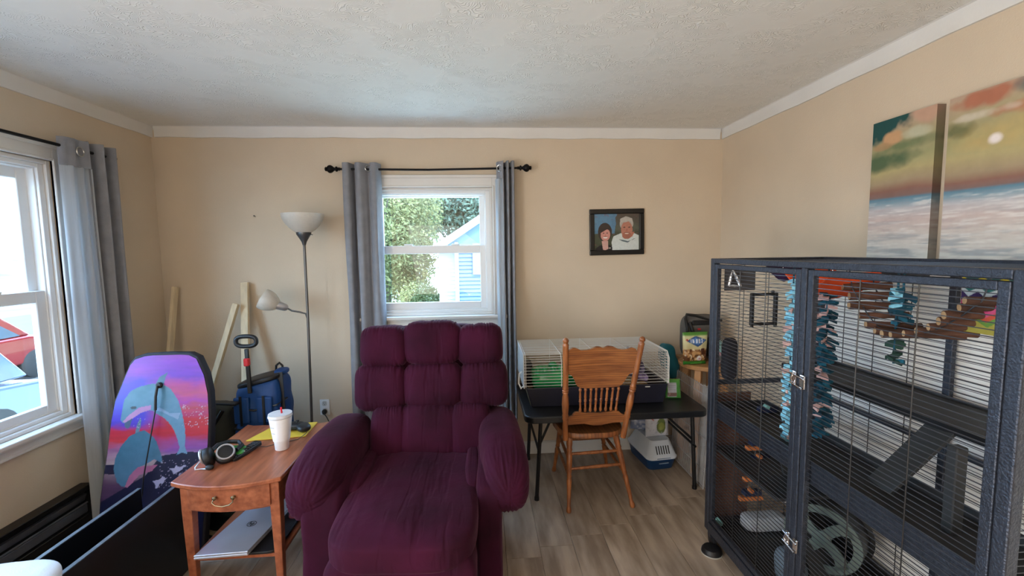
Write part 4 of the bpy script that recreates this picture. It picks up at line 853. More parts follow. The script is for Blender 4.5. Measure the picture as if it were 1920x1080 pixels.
# front profile: up to ws, chamfer, then the top
prof = [(wy0, tz+.002), (wy0, ws), (wy0+.03, wt), (wy1, wt), (wy1, tz+.002)]
mb = MB()
xx_list = [wx0+.01, wx0+.235, wx0+.46, wx0+.69, wx1-.01]
for xx in xx_list: mb.tube([(xx, a, b) for a, b in prof], .0022, 5)
mb.build('frame_wires', M_wire, sg, kind='stuff')
mb = MB()
nz = 9
for k in range(nz):
    z = tz+.012+(ws-tz-.012)*k/(nz-1)
    for yy in (wy0, wy1): mb.tube([(wx0, yy, z), (wx1, yy, z)], .0015, 4)
for k in range(26):
    yy = wy0+.03+(wy1-wy0-.03)*k/25; mb.tube([(wx0, yy, wt), (wx1, yy, wt)], .0014, 4)
for k in (1, 2): mb.tube([(wx0, wy0+.03*k/3, ws+(wt-ws)*k/3), (wx1, wy0+.03*k/3, ws+(wt-ws)*k/3)], .0014, 4)
mb.build('long_wires', M_wire, sg, kind='stuff')
mb = MB()
for k in range(10): mb.tube([(wx1, wy0+.004, tz+.012+(wt-.03-tz-.012)*k/9), (wx1, wy1, tz+.012+(wt-.03-tz-.012)*k/9)], .0014, 4)
for k in range(21): yy = wy0+(wy1-wy0)*k/20; mb.tube([(wx1, yy, tz+.002), (wx1, yy, ws if k == 0 else wt-.008)], .0015, 4)
mb.build('end_wires', M_wire, sg, kind='stuff')
mb = MB(); mb.tube([(wx1, wy0, tz+.004), (wx1, wy0, ws), (wx1, wy0+.03, wt), (wx1, wy1, wt), (wx1, wy1, tz+.004)], .004, 8, closed=True); mb.build('end_hoop', M_wire, sg)
mb = MB(); mb.slab([(wy0, tz-.004), (wy0, ws), (wy0+.03, wt+.004), (wy1, wt+.004), (wy1, tz-.004)], lambda a, b, t: (wx0-.004+t*.006, a, b)); mb.build('end_panel', M_wire, sg, smooth=0, bevel=.001, label='solid white end panel')
MB().tube([(wx0-.012, wy0+.03, .80), (wx0-.030, wy0+.02, .79), (wx0-.034, wy0+.01, .73), (wx0-.020, wy0, .70), (wx0-.010, wy0+.01, .71)], .005, 8).build('latch', M_wire, sg)
MB().box(1.02, 1.05, cy0-.004, cy0+.002, .685, .690).build('tray_mark', M_wire, sg, smooth=0)
# things in the small cage
M_grn = mat('green_translucent', (38, 150, 84), .2, var=.15, scale=8, spec=.6)
gh = thing('green_hideout', 'shiny green plastic castle-like hideout inside the small white cage', 'pet house', (.45, -.36, TZ+.05))
MB().pillow((.44, -.38, .70), (.125, .12, .078), 4, 18).build('lower_shell', M_grn, gh, smooth=180)
for a, b, r_ in ((.355, -.44, .020), (.40, -.45, .022), (.455, -.45, .018), (.51, -.43, .024), (.47, -.33, .03)): MB().lathe((a, b, .76), (a, b, .80), [(0, r_), (.6, r_*1.05), (.85, r_*.8), (1, r_*.4)], 14).build('turret', M_grn, gh)
MB().pillow((.60, -.30, .70), (.06, .10, .07), 4, 12).build('side_shell', M_grn, gh, smooth=180)
dk = MB().pillow((.305, -.22, .70), (.035, .06, .09), 5, 12).build('black_pouch', M_blackp, smooth=180); tag(dk, 'small black pouch at the far end of the small cage behind the green hideout', 'pouch')
M_fl = mat('floral_fleece', (120, 112, 140), .95, var=.5, scale=26, bump=.8, bscale=30, col2=(52, 48, 66))
ff = MB().pillow((1.00, -.42, .79), (.055, .09, .105), 2.4, 26, lambda q, v: Vector((q.x, q.y, q.z)).normalized()*noise.noise(v*28)*.022+Vector((-.04*q.z, 0, 0))).build('fleece_hide', M_fl, smooth=180); tag(ff, 'mottled grey-purple fleece toy at the end of the small cage near the stool', 'pet toy')
pl_ = MB().pillow((1.04, -.50, .725), (.035, .03, .022), 2.5, 12, lambda q, v: Vector((q.x, q.y, q.z)).normalized()*noise.noise(v*40)*.01).build('purple_block', mat('lilac_plastic', (150, 130, 180), .6, var=.3, scale=30), smooth=180); tag(pl_, 'small lilac chew toy lying in front of the fleece in the small cage', 'pet toy')

# ---------------------------------------------------------------- oak chair
def oak(name, st, sc_=3.0):
    m = mat(name, (158, 98, 52), .4, var=.1, scale=4, stretch=st, col2=(118, 66, 34), coat=.2); t = m.node_tree; L = t.links.new; b = t.nodes['Principled BSDF']
    src = b.inputs['Base Color'].links[0].from_socket
    tcn = t.nodes.new('ShaderNodeTexCoord'); mp = t.nodes.new('ShaderNodeMapping'); mp.inputs['Scale'].default_value = st; L(tcn.outputs['Object'], mp.inputs[0])
    wv = t.nodes.new('ShaderNodeTexWave'); wv.bands_direction = 'Z' if st[2] >= st[0] else 'X'; wv.inputs['Scale'].default_value = sc_; wv.inputs['Distortion'].default_value = 5; wv.inputs['Detail'].default_value = 2; wv.inputs['Detail Scale'].default_value = .8; L(mp.outputs[0], wv.inputs[0])
    r = t.nodes.new('ShaderNodeValToRGB'); r.color_ramp.elements[0].position = .0; r.color_ramp.elements[0].color = (.30, .30, .30, 1); r.color_ramp.elements[1].position = .28; r.color_ramp.elements[1].color = (1, 1, 1, 1); L(wv.outputs[0], r.inputs[0])
    mx = t.nodes.new('ShaderNodeMixRGB'); mx.blend_type = 'MULTIPLY'; mx.inputs[0].default_value = .55; L(src, mx.inputs[1]); L(r.outputs[0], mx.inputs[2]); L(mx.outputs[0], b.inputs['Base Color']); return m
M_oak = mat('oak_turned', (164, 100, 54), .38, var=.12, scale=10, stretch=(4, 4, 1), col2=(120, 68, 36), coat=.25)
M_oakh = oak('oak_crest', (1.2, 1, 9.5), 2.4)
M_oaks = oak('oak_seat', (7, 1, 1), 2.0)
ch = thing('oak_chair', 'pressed-back oak chair with turned spindles pushed up to the folding table', 'chair', (.65, -.55, 0))
def ych(z): return -.765-(z-.46)*.13      # back leans towards us
crest=[(0.473, 0.988), (0.490,1.000), (0.509, 1.009), (0.53,1.002), (0.555, 0.989), (0.590,0.990),(0.616, 0.995), (0.647, 1.009), (0.67, 1.005), (0.680, 0.998), (0.690, 1.000), (0.711, 1.011), (0.74, 1.006), (0.766, 0.992), (0.795,0.986),(0.823, 0.989), (0.846, 1.0), (0.868, 0.992), (0.889, 0.945), (0.872, 0.880), (0.858, 0.848),(0.835,0.838), (0.815, 0.80), (0.800,0.775), (0.78, 0.762), (0.7, 0.757), (0.606, 0.757), (0.550, 0.764), (0.532, 0.780),(0.522, 0.806),(0.505,0.84), (0.474, 0.857)]
def bent(a, z, t, th): return (a, ych(z)+.022*(1-((a-.675)/.215)**2)+(t-.5)*th, z)
# crest rail from x-slices so that the board is truly curved
def rail(poly, th, nm, m_):
    xs = sorted(set([p[0] for p in poly])); mb = MB(); n = len(poly)
    def zr(xv):
        zz = []
        for i in range(n):
            (xa, za), (xb, zb) = poly[i], poly[(i+1) % n]
            if (xa-xv)*(xb-xv) <= 0 and abs(xa-xb) > 1e-9: zz.append(za+(xv-xa)*(zb-za)/(xb-xa))
        return min(zz), max(zz)
    X_ = np.linspace(xs[0]+.001, xs[-1]-.001, 61); nz_ = 8; vs = []
    for t in (0, 1):
        for xv in X_:
            a, b = zr(xv)
            for k in range(nz_+1): z = a+(b-a)*k/nz_; vs.append(bent(xv, z, t, th))
    S = len(X_)*(nz_+1); fs = []; Kk = nz_+1
    for i in range(len(X_)-1):
        for k in range(nz_):
            a = i*Kk+k; fs.append((a, a+Kk, a+Kk+1, a+1)); fs.append((S+a, S+a+1, S+a+Kk+1, S+a+Kk))
        a = i*Kk; fs.append((a, S+a, S+a+Kk, a+Kk)); a = i*Kk+nz_; fs.append((a, a+Kk, S+a+Kk, S+a))
    for i in (0, len(X_)-1):
        for k in range(nz_): a = i*Kk+k; fs.append((a, a+1, S+a+1, S+a) if i == 0 else (a, S+a, S+a+1, a+1))
    return mb.add(vs, fs).build(nm, m_, ch, smooth=50)
rail(crest, .020, 'crest_rail', M_oakh)
rail([(0.475, 0.583), (0.512, 0.588), (0.519,0.603),(0.530, 0.611), (0.564, 0.610), (0.595, 0.600), (0.68, 0.595), (0.735, 0.600),(0.760, 0.608), (0.790, 0.606), (0.805,0.590), (0.835, 0.580), (0.828, 0.537), (0.755, 0.534), (0.691, 0.519), (0.638, 0.520), (0.585, 0.535), (0.475, 0.535)], .018, 'lower_rail', M_oakh)
def turned(p0, p1, prof, nm, n=14, m_=None): return MB().lathe(p0, p1, prof, n).build(nm, m_ or M_oak, ch, smooth=60)
post = [(0, .016), (.04, .017), (.16, .016), (.20, .015), (.215, .020), (.23, .016), (.245, .020), (.26, .016), (.30, .019), (.36, .021), (.43, .018), (.46, .014), (.475, .019), (.485, .015), (.495, .0195), (.505, .015), (.515, .0195), (.53, .0155), (.56, .017), (.75, .0165), (.92, .0175), (.935, .0185), (.945, .0145), (.955, .013), (.965, .017), (.98, .0175), (.993, .012), (1, .004)]
turned((.470, -.772, .445), (.462, ych(1.065), 1.068), post, 'back_post'); turned((.818, -.772, .445), (.905, ych(1.065), 1.064), post, 'back_post')
spi = [(0, .005), (.06, .009), (.13, .0085), (.18, .006), (.35, .007), (.42, .006), (.45, .0095), (.48, .006), (.51, .0095), (.54, .006), (.62, .008), (.8, .0065), (.86, .0055), (.9, .0095), (.96, .009), (1, .005)]
for k in range(8):
    xt = .556+k*.0328; xb = .561+k*.0305
    a = bent(xb, .606, .5, 0); b = bent(xt, .758, .5, 0); turned(a, b, spi, 'spindle', 10)
# seat: saddle board
def seat_out(): 
    P = []
    for k in range(40):
        a = 2*PI*k/40; ca, sa = math.cos(a), math.sin(a); sxx = math.copysign(abs(ca)**.62, ca); syy = math.copysign(abs(sa)**.62, sa)
        P.append((.650+sxx*(.215 if sa > 0 else .208), -.545+syy*.215))
    return P
so_ = seat_out(); mb = MB(); N = len(so_)
vs = [(a+(.65-a)*e, b+(-.545-b)*e, z) for e, z in ((.05, .432), (0, .440), (0, .460), (.03, .468), (.12, .466), (.35, .458), (.7, .455)) for a, b in so_]+[(.65, -.545, .456), (.65, -.545, .432)]
fs = [(r*N+k, r*N+(k+1) % N, (r+1)*N+(k+1) % N, (r+1)*N+k) for r in range(6) for k in range(N)]+[(6*N+k, 6*N+(k+1) % N, 7*N) for k in range(N)]+[((k+1) % N, k, 7*N+1) for k in range(N)]
mb.add(vs, fs).build('seat', M_oaks, ch, smooth=50)
leg = [(0, .012), (.02, .016), (.05, .015), (.09, .011), (.3, .0135), (.42, .016), (.45, .012), (.47, .016), (.50, .013), (.55, .016), (.75, .019), (.80, .015), (.82, .019), (.85, .016), (.9, .019), (1, .018)]
LEGS = {'a': ((.488, -.785, 0), (.510, -.70, .434)), 'b': ((.885, -.765, 0), (.795, -.695, .434)), 'c': ((.480, -.285, 0), (.525, -.385, .434)), 'd': ((.868, -.265, 0), (.785, -.385, .434))}
for k_, (a, b) in LEGS.items(): turned(a, b, leg, 'leg')
def lp_(k_, z): a, b = Vector(LEGS[k_][0]), Vector(LEGS[k_][1]); return a+(b-a)*(z/.434)
stp = [(0, .006), (.1, .0085), (.5, .011), (.9, .0085), (1, .006)]
for a, b, za, zb in (('a', 'b', .33, .335), ('a', 'b', .245, .255), ('c', 'd', .25, .25), ('a', 'c', .20, .20), ('b', 'd', .20, .20), ('a', 'c', .29, .29), ('b', 'd', .29, .29)):
    turned(lp_(a, za), lp_(b, zb), stp, 'stretcher', 10)

# ---------------------------------------------------------------- things under and beside the table
M_navy = mat('navy_plastic', (20, 64, 112), .4, var=.05); M_wpl = mat('pale_blue_white_plastic', (212, 220, 230), .4, var=.03)
cr_ = thing('pet_carrier', 'small pet carrier with navy blue base and white slotted top, under the folding table', 'pet carrier', (1.20, -.24, 0))
cA = Matrix.Translation((1.225, -.20, 0)) @ Matrix.Rotation(math.radians(6), 4, 'Z')
def hull(levels, nm, m_, par=cr_, M=cA, bev=0):   # stacked rounded rectangles (x0,x1,y0,y1,r,z)
    mb = MB(); mb.M = M; k = None; vs = []
    for (a, b, c, d, r_, z) in levels:
        P = rrect(a, b, c, d, r_, 4); k = len(P); vs += [(p[0], p[1], z) for p in P]
    fs = [(i*k+j, i*k+(j+1) % k, (i+1)*k+(j+1) % k, (i+1)*k+j) for i in range(len(levels)-1) for j in range(k)]+[tuple(range(k-1, -1, -1)), tuple((len(levels)-1)*k+j for j in range(k))]
    return mb.add(vs, fs).build(nm, m_, par, smooth=45)
hull([(-.085, .085, -.135, .155, .03, .0), (-.095, .095, -.145, .165, .035, .008), (-.108, .108, -.165, .185, .04, .080), (-.110, .110, -.168, .188, .04, .086)], 'base', M_navy)
hull([(-.114, .114, -.172, .192, .04, .086), (-.116, .116, -.174, .194, .04, .100), (-.110, .110, -.168, .188, .04, .108), (-.075, .085, -.125, .145, .035, .195), (-.07, .08, -.118, .138, .03, .203)], 'top_cover', M_wpl)
mb = MB(); mb.M = cA
for k in range(6):
    xx = -.042+k*.018; mb.add([(xx-.0035, -.1625, .122), (xx+.0035, -.1625, .122), (xx+.0035, -.1385, .172), (xx-.0035, -.1385, .172), (xx-.0035, -.15, .122), (xx+.0035, -.15, .122), (xx+.0035, -.128, .172), (xx-.0035, -.128, .172)], [(0,1,2,3),(4,7,6,5),(0,4,5,1),(1,5,6,2),(2,6,7,3),(3,7,4,0)])
mb.build('slots', M_black, cr_, smooth=0)
mb = MB(); mb.M = cA; mb.box(-.035, .035, -.178, -.172, .060, .066).box(-.05, .05, -.178, -.173, .095, .099); mb.build('catch', mat('grey_catch', (120, 140, 165), .5), cr_, smooth=0)
# pouches (soft bags) built as puffed sheets, printed with vertex colours
def pouch(name, label, c, w_, h_, th, rz, fcol, tilt=0, top=1.0, cat='bag', rough=.3):
    M = Matrix.Translation(c) @ Matrix.Rotation(math.radians(rz), 4, 'Z') @ Matrix.Rotation(math.radians(tilt), 4, 'X'); mb = MB(); mb.M = M; nu, nv = 40, 48; cols = []
    for s_ in (-1, 1):
        def f(u, v):
            a = 2*u-1; b = 2*v-1; puff = max(0, (1-abs(a)**3))*max(0, (1-abs(b)**4))
            cr__ = noise.noise(Vector((u*5, v*5, w_*50+s_)))*.006*puff*(th/.03)
            return ((a*w_/2)*(1+(top-1)*v)*(1-.03*math.cos(b*PI)*0), s_*(th/2*puff**.6)+cr__, h_*v)
        mb.grid(f, nu, nv)
        U, V = np.meshgrid(np.linspace(0, 1, nu+1), np.linspace(0, 1, nv+1)); cols.append(np.clip(fcol(U.ravel(), V.ravel()), 0, 1))
    K = (nu+1)*(nv+1); mb.f = [f if f[0] >= K else f for f in mb.f[:nu*nv]]+[f[::-1] for f in mb.f[nu*nv:]]
    o = mb.build(name, attr_mat('printed_film_%d' % int(rough*100), rough, noise_amt=.05), smooth=60, paint=np.concatenate(cols), origin=c); tag(o, label, cat); return o
EL = lambda u, v, cx, cy, rx, ry: ((u-cx)/rx)**2+((v-cy)/ry)**2 < 1
def nutcol(u, v):
    C = ramp(v, [(0, (40, 120, 40)), (.10, (50, 140, 50)), (.12, (96, 62, 34)), (.45, (150, 100, 58)), (.5, (214, 200, 150)), (.88, (216, 212, 160)), (.92, (96, 150, 60)), (1, (70, 130, 50))])
    nn = vn(u, v, 11); mid = (v > .13) & (v < .50+.05*(fbm(u, v, 6)-.5)); C = put(C, mid & (nn > .58), (196, 150, 98)); C = put(C, mid & (nn < .3), (94, 54, 28)); C = put(C, mid & (vn(u+3, v, 17) > .8), (232, 214, 180))
    C = put(C, inpoly(u, v, [(.10, .74), (.46, .90), (.92, .76), (.55, .56)]), (50, 84, 140)); C = put(C, inpoly(u, v, [(.18, .74), (.46, .84), (.83, .75), (.54, .62)]), (86, 130, 190))
    C = put(C, (v > .68) & (v < .80) & (u > .26) & (u < .78) & (np.sin(u*55) > -.1) & (vn(u, v, 30) > .25), (236, 240, 246)); C = put(C, EL(u, v, .14, .77, .045, .03), (170, 50, 60)); C = put(C, EL(u, v, .62, .20, .10, .075), (226, 220, 214)); C = put(C, EL(u, v, .64, .19, .05, .03), (200, 150, 150))
    C = put(C, (v < .1) & (u > .3) & (u < .8) & (v > .04) & (v < .06), (120, 190, 90)); return C
pouch('treat_bag', 'yellow and green treat bag with a blue diamond label standing on the wooden stool', (1.452, -.365, .761), .165, .225, .05, 3, nutcol, 0, 1.12)
def seedcol(u, v):
    C = ramp(v, [(0, (72, 140, 62)), (.5, (70, 130, 58)), (1, (90, 160, 70))]); C = put(C, (u > .10) & (u < .70) & (v > .08) & (v < .82), (172, 172, 178)); C = put(C, (u > .12) & (u < .68) & (v > .12) & (v < .30), (116, 88, 82)); C = put(C, (u > .16) & (u < .64) & (np.sin(v*60) > .4) & (v > .35) & (v < .75), (140, 140, 150)); return C
pouch('seed_bag', 'small green bag with a silver label leaning on the dark tray of the table cage', (1.245, -.50, TZ+.002), .10, .125, .035, -6, seedcol, -10, .95)
def foodcol(u, v):
    C = ramp(v, [(0, (210, 212, 222)), (1, (222, 224, 234))]); C = put(C, EL(u, v, .62, .34, .20, .24), (112, 128, 72)); C = put(C, EL(u, v, .62, .32, .14, .12), (150, 158, 84)); C = put(C, inpoly(u, v, [(.02, .78), (.26, .62), (.32, .50), (.10, .60)]), (186, 60, 52)); return put(C, (vn(u, v, 14) > .75), (180, 184, 200), .5)
pouch('food_bag', 'white food bag with a green oval picture standing on the pet carrier', (1.245, -.245, .2045), .175, .235, .06, 4, foodcol, -6, 1.0)
def bluecol(u, v):
    C = ramp(v, [(0, (130, 144, 178)), (1, (150, 160, 190))]); C = put(C, (vn(u, v, 9) > .6), (196, 200, 214), .6); return put(C, EL(u, v, .8, .25, .12, .1), (150, 80, 70))
pouch('plastic_bag', 'crumpled clear bluish plastic bag lying behind the white food bag on the pet carrier', (1.175, -.12, .2045), .17, .165, .08, -18, bluecol, 0, .85, rough=.2)
# white wire pen panel between table and stool
M_pen = mat('pen_wire', (196, 196, 198), .4, .3, var=.05)
for i, (pa, pb, lab) in enumerate((((1.400, -.135), (1.400, -.62), 'white wire pen panel leaning on the end of the folding table'), ((1.412, -.50), (1.462, -.96), 'white wire pen panel running from the stool to the tall cage post'))):
    wp = thing('wire_pen_panel', lab, 'wire panel', ((pa[0]+pb[0])/2, (pa[1]+pb[1])/2, 0), 'white pen panels'); hgt = .655; lean = .040
    P0 = Vector((*pa, 0)); P1 = Vector((*pb, 0)); q = lambda t, z: P0.lerp(P1, t)+Vector((lean*z/hgt, 0, z))
    MB().tube([q(0, .005), q(0, hgt), q(1, hgt), q(1, .005)], .0035, 6, closed=True).build('frame', M_pen, wp)
    mb = MB(); nb = 34
    for k in range(1, nb): mb.tube([q(k/nb, .005), q(k/nb, hgt+.012*(k % 2))], .0018, 4)
    mb.build('vertical_wires', M_pen, wp, kind='stuff')
    mb = MB()
    for z in (.12, .33, .50, .60): mb.tube([q(0, z), q(1, z)], .0024, 4)
    mb.build('cross_wires', M_pen, wp, kind='stuff')
# wooden stool
M_birch = mat('stool_wood', (188, 140, 92), .45, var=.08, scale=6, stretch=(1, 6, 1), coat=.1)
sl = thing('wooden_stool', 'round light wooden stool between the folding table and the tall cage', 'stool', (1.56, -.30, 0))
MB().lathe((1.56, -.30, .728), (1.56, -.30, .760), [(0, .165), (.2, .175), (.8, .177), (1, .170)], 36).build('seat', M_birch, sl, smooth=40)
for a in (45, 135, 225, 315):
    c_, s_ = math.cos(math.radians(a)), math.sin(math.radians(a)); MB().beam((1.56+c_*.125, -.30+s_*.125, .728), (1.56+c_*.165, -.30+s_*.165, 0), .044, .044, (c_, s_, 0)).build('leg', M_birch, sl, smooth=0, bevel=.004)
for z in (.25, .42):
    for a in (45, 135, 225, 315):
        f = .125+.04*(1-z/.728); p = Vector((1.56+math.cos(math.radians(a))*f, -.30+math.sin(math.radians(a))*f, z)); q2 = Vector((1.56+math.cos(math.radians(a+90))*f, -.30+math.sin(math.radians(a+90))*f, z)); MB().tube([p, q2], .010, 8).build('rung', M_birch, sl)
# backpack carrier on the stool rear
bp_ = thing('backpack_carrier', 'grey and black pet backpack standing behind the treat bag on the wooden stool', 'backpack', (1.56, -.215, .761))
MB().pillow((1.565, -.215, .925), (.135, .068, .158), 4.5, 18).build('pack_body', mat('dark_grey_cloth', (92, 88, 84), .85, var=.1), bp_, smooth=180)
MB().tube([(1.435, -.285, .77), (1.432, -.288, 1.00), (1.425, -.275, 1.065), (1.44, -.26, 1.092), (1.50, -.265, 1.085), (1.60, -.27, 1.05), (1.69, -.275, 1.045)], .010, 8).tube([(1.465, -.29, .77), (1.47, -.292, .98), (1.45, -.285, 1.04)], .014, 8).build('piping', M_blackp, bp_)
MB().box(1.47, 1.62, -.292, -.278, 1.018, 1.052).build('top_band', M_blackp, bp_, smooth=0, bevel=.006)
MB().pillow((1.60, -.285, .86), (.06, .018, .07), 3, 10).build('mesh_window', M_black, bp_, smooth=180)
MB().box(1.51, 1.53, -.292, -.284, .985, .995).build('red_tab', mat('red_plastic', (205, 44, 52), .4), bp_, smooth=0, label='small red tab')
def flcol(u, v):
    C = ramp(v, [(0, (90, 90, 96)), (1, (120, 150, 150))]); C = put(C, vn(u, v, 7) > .62, (200, 160, 172)); C = put(C, EL(u, v, .5, .8, .5, .25), (146, 190, 190)); return put(C, vn(u+2, v, 12) < .22, (30, 30, 34))
pouch('patterned_pouch', 'small pouch in pink, teal and black beside the treat bag on the wooden stool', (1.585, -.405, .761), .11, .17, .05, 12, flcol, 0, .8, rough=.6)
# boxes and bags on the floor behind the table end
M_card = mat('cardboard', (168, 134, 100), .85, var=.08, scale=4)
M_teal = mat('teal_plastic_bag', (34, 112, 128), .4, var=.15, scale=4, bump=.3, bscale=8)
kb = MB().box(1.470, 1.555, -.110, -.018, .0, .745).build('cardboard_box', M_card, smooth=0, bevel=.002); tag(kb, 'narrow brown cardboard box upright in the back corner by the stool', 'box')
tb_ = MB().pillow((1.392, -.085, .715), (.068, .030, .135), 2.8, 20, lambda q, v: Vector((.05*q.z*-.6, 0, 0))+Vector((q.x, q.y, q.z)).normalized()*noise.noise(v*14)*.012).build('teal_bag', M_teal, smooth=180); tag(tb_, 'teal plastic bag at the back wall past the end of the white wire cage', 'bag')
gb_ = MB().pillow((1.290, -.16, .632), (.075, .062, .058), 2.6, 20, lambda q, v: Vector((q.x, q.y, q.z)).normalized()*noise.noise(v*16)*.014).build('grey_bag', mat('grey_film', (150, 148, 150), .35, var=.1, scale=8, bump=.3, bscale=20), smooth=180); tag(gb_, 'crumpled grey plastic bag on the back end of the folding table', 'bag')

# ---------------------------------------------------------------- canvas pictures on the right wall
CY0 = -1.323; CT = 2.108; CB = 1.20
def sea_paint(y, v):    # y: metres from the far edge, v: 0..1 up the picture
    n1 = fbm(y*1.0+2, v*2.2, 3.2); t = v+.05*(n1-.5)*(v > .64)+.012*y
    C = ramp(t, [(0, (206, 206, 200)), (.36, (222, 220, 212)), (.46, (212, 200, 190)), (.52, (206, 186, 178)), (.57, (196, 192, 192)), (.60, (128, 156, 170)), (.622, (92, 130, 148)), (.630, (128, 104, 98)), (.655, (140, 100, 86)), (.69, (164, 144, 114)), (.75, (180, 166, 118)), (.82, (158, 156, 112)), (.90, (172, 160, 122)), (1, (184, 156, 134))])
    low = np.clip((.615-v)/.02, 0, 1)[..., None]; px_ = 1/(1.05-np.clip(v, 0, .62)); w1 = fbm(y*2.2+.6*n1, v*22, 3.4); w2 = fbm(y*4+5, v*44+2*n1, 3); per = np.clip((.62-v)*4, .25, 1)
    k1 = (np.clip((w1-.52)*5, 0, 1)*per)[..., None]*low; k2 = (np.clip((.44-w2)*5, 0, 1))[..., None]*low; k3 = np.clip((w2-.60)*5, 0, 1)[..., None]*low
    C = C*(1-.55*k1)+np.array(lin((120, 138, 152)))*.55*k1; C = C*(1-.6*k2)+np.array(lin((236, 232, 226)))*.6*k2; C = C*(1-.35*k3)+np.array(lin((176, 150, 150)))*.35*k3
    def blob(C, cy, cv, ry, rv, col, a=1.0, soft=2.0, nz=.5):
        d = ((y-cy)/ry)**2+((v-cv)/rv)**2+nz*(fbm(y*2+cy*9, v*2, 9)-.5)*2; k = (np.clip((1-d)*soft, 0, 1)*a)[..., None]; return C*(1-k)+np.array(lin(col))*k
    C = blob(C, -.02, .80, .26, .055, (66, 94, 66), .9, 1.2); C = blob(C, .16, .86, .16, .035, (96, 116, 78), .8, 1.2)
    C = blob(C, .0, 1.02, .21, .125, (20, 74, 72), 1, 3); C = blob(C, .10, .905, .055, .036, (202, 158, 116), 1, 1.6); C = blob(C, .05, .875, .06, .02, (176, 140, 100), .8, 1.4)
    C = blob(C, .24, .985, .06, .06, (196, 156, 132), .9, 1.5); C = blob(C, .20, .905, .07, .03, (196, 196, 168), .8, 1.4)
    C = blob(C, .36, .865, .07, .04, (96, 100, 62), .8, 1.2); C = blob(C, .52, .82, .20, .07, (208, 174, 108), .6, 1.0)
    C = blob(C, .44, .965, .13, .035, (176, 106, 80), .9, 1.1, .9); C = blob(C, .55, .90, .10, .03, (186, 118, 88), .8, 1.2, .9); C = blob(C, .62, .975, .10, .045, (104, 108, 104), .9, 1.2, .9); C = blob(C, .46, .905, .12, .02, (214, 204, 186), .7, 1.2, .9); C = blob(C, .70, .93, .10, .05, (196, 140, 110), .8, 1.2, .9)
    C = blob(C, .485, .80, .026, .024, (240, 230, 226), 1, 1.2, .2)
    return C
for ya, yb_, lab in ((0.0, .28, 'narrow first canvas of a sunset sea picture, nearest the room corner'), (.326, .95, 'wide second canvas of the sunset sea picture, above the right half of the tall cage')):
    cvn = thing('canvas_print', lab, 'picture', (WR-.02, CY0-(ya+yb_)/2, CB), 'sea canvases')
    Y0, Y1 = CY0-ya, CY0-yb_
    MB().box(WR-.038, WR-.001, Y1+.001, Y0-.001, CB+.001, CT-.001).build('stretcher_frame', mat('canvas_edge', (112, 92, 72), .85, var=.3, scale=5), cvn, smooth=0)
    painted('picture_face', lambda u, v, Y0=Y0, Y1=Y1: (WR-.0385, Y0+(Y1-Y0)*u, CB+(CT-CB)*v), 150, 200, lambda u, v, ya=ya, yb_=yb_: sea_paint(ya+(yb_-ya)*u, v), attr_mat('canvas_paint', .7, noise_amt=.05, nscale=25), cvn)
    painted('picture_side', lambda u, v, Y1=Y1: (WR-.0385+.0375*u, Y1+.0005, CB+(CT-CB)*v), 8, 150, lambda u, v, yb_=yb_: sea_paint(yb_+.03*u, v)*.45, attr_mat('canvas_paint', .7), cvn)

# ---------------------------------------------------------------- tall cage
M_ham = mat('hammertone_steel', (66, 70, 80), .36, .65, var=.10, scale=60, bump=.35, bscale=170)
M_bar = mat('cage_wire', (82, 84, 90), .28, .6, var=.05)
M_pan = mat('dark_pan_plastic', (44, 44, 46), .6, var=.12, scale=5, bump=.1, bscale=60)
KX0, KX1, KY0, KY1, KZ0, KZ1 = 1.152, 1.755, -2.402, -1.105, .085, 1.508
kg = thing('tall_pet_cage', 'tall dark grey steel cage with two wire doors along the right wall', 'cage', ((KX0+KX1)/2, (KY0+KY1)/2, 0))
pw = .032
for px_, py_ in ((KX0, KY0), (KX0, KY1-pw), (KX1-pw, KY0), (KX1-pw, KY1-pw)): MB().box(px_, px_+pw, py_, py_+pw, KZ0, KZ1).build('corner_post', M_ham, kg, smooth=0, bevel=.004, seg=2)
YM = -1.749
MB().box(KX0, KX0+pw, YM-.014, YM+.014, KZ0+.03, KZ1-.022).build('centre_post', M_ham, kg, smooth=0, bevel=.004, seg=2)
for nm, b in (('top_rail', (KX0, KX0+pw, KY0+pw, KY1-pw, KZ1-.024, KZ1)), ('top_rail', (KX1-pw, KX1, KY0+pw, KY1-pw, KZ1-.024, KZ1)), ('top_rail', (KX0+pw, KX1-pw, KY0, KY0+pw, KZ1-.024, KZ1)), ('top_rail', (KX0+pw, KX1-pw, KY1-pw, KY1, KZ1-.024, KZ1)),
              ('bottom_rail', (KX0, KX0+pw, KY0+pw, KY1-pw, KZ0, KZ0+.05)), ('bottom_rail', (KX1-pw, KX1, KY0+pw, KY1-pw, KZ0, KZ0+.05)), ('bottom_rail', (KX0+pw, KX1-pw, KY0, KY0+pw, KZ0, KZ0+.05)), ('bottom_rail', (KX0+pw, KX1-pw, KY1-pw, KY1, KZ0, KZ0+.05)),
              ('back_rail', (KX1-.02, KX1-.004, KY0+pw, KY1-pw, .780, .802)), ('back_rail', (KX1-.02, KX1-.004, KY0+pw, KY1-pw, .40, .425)), ('end_rail', (KX0+pw, KX1-pw, KY1-.02, KY1-.004, .86, .885)),
              ('back_post', (KX1-.022, KX1-.004, YM-.014, YM+.014, KZ0+.05, KZ1-.024))):
    MB().box(*b).build(nm, M_ham, kg, smooth=0, bevel=.003, seg=2)
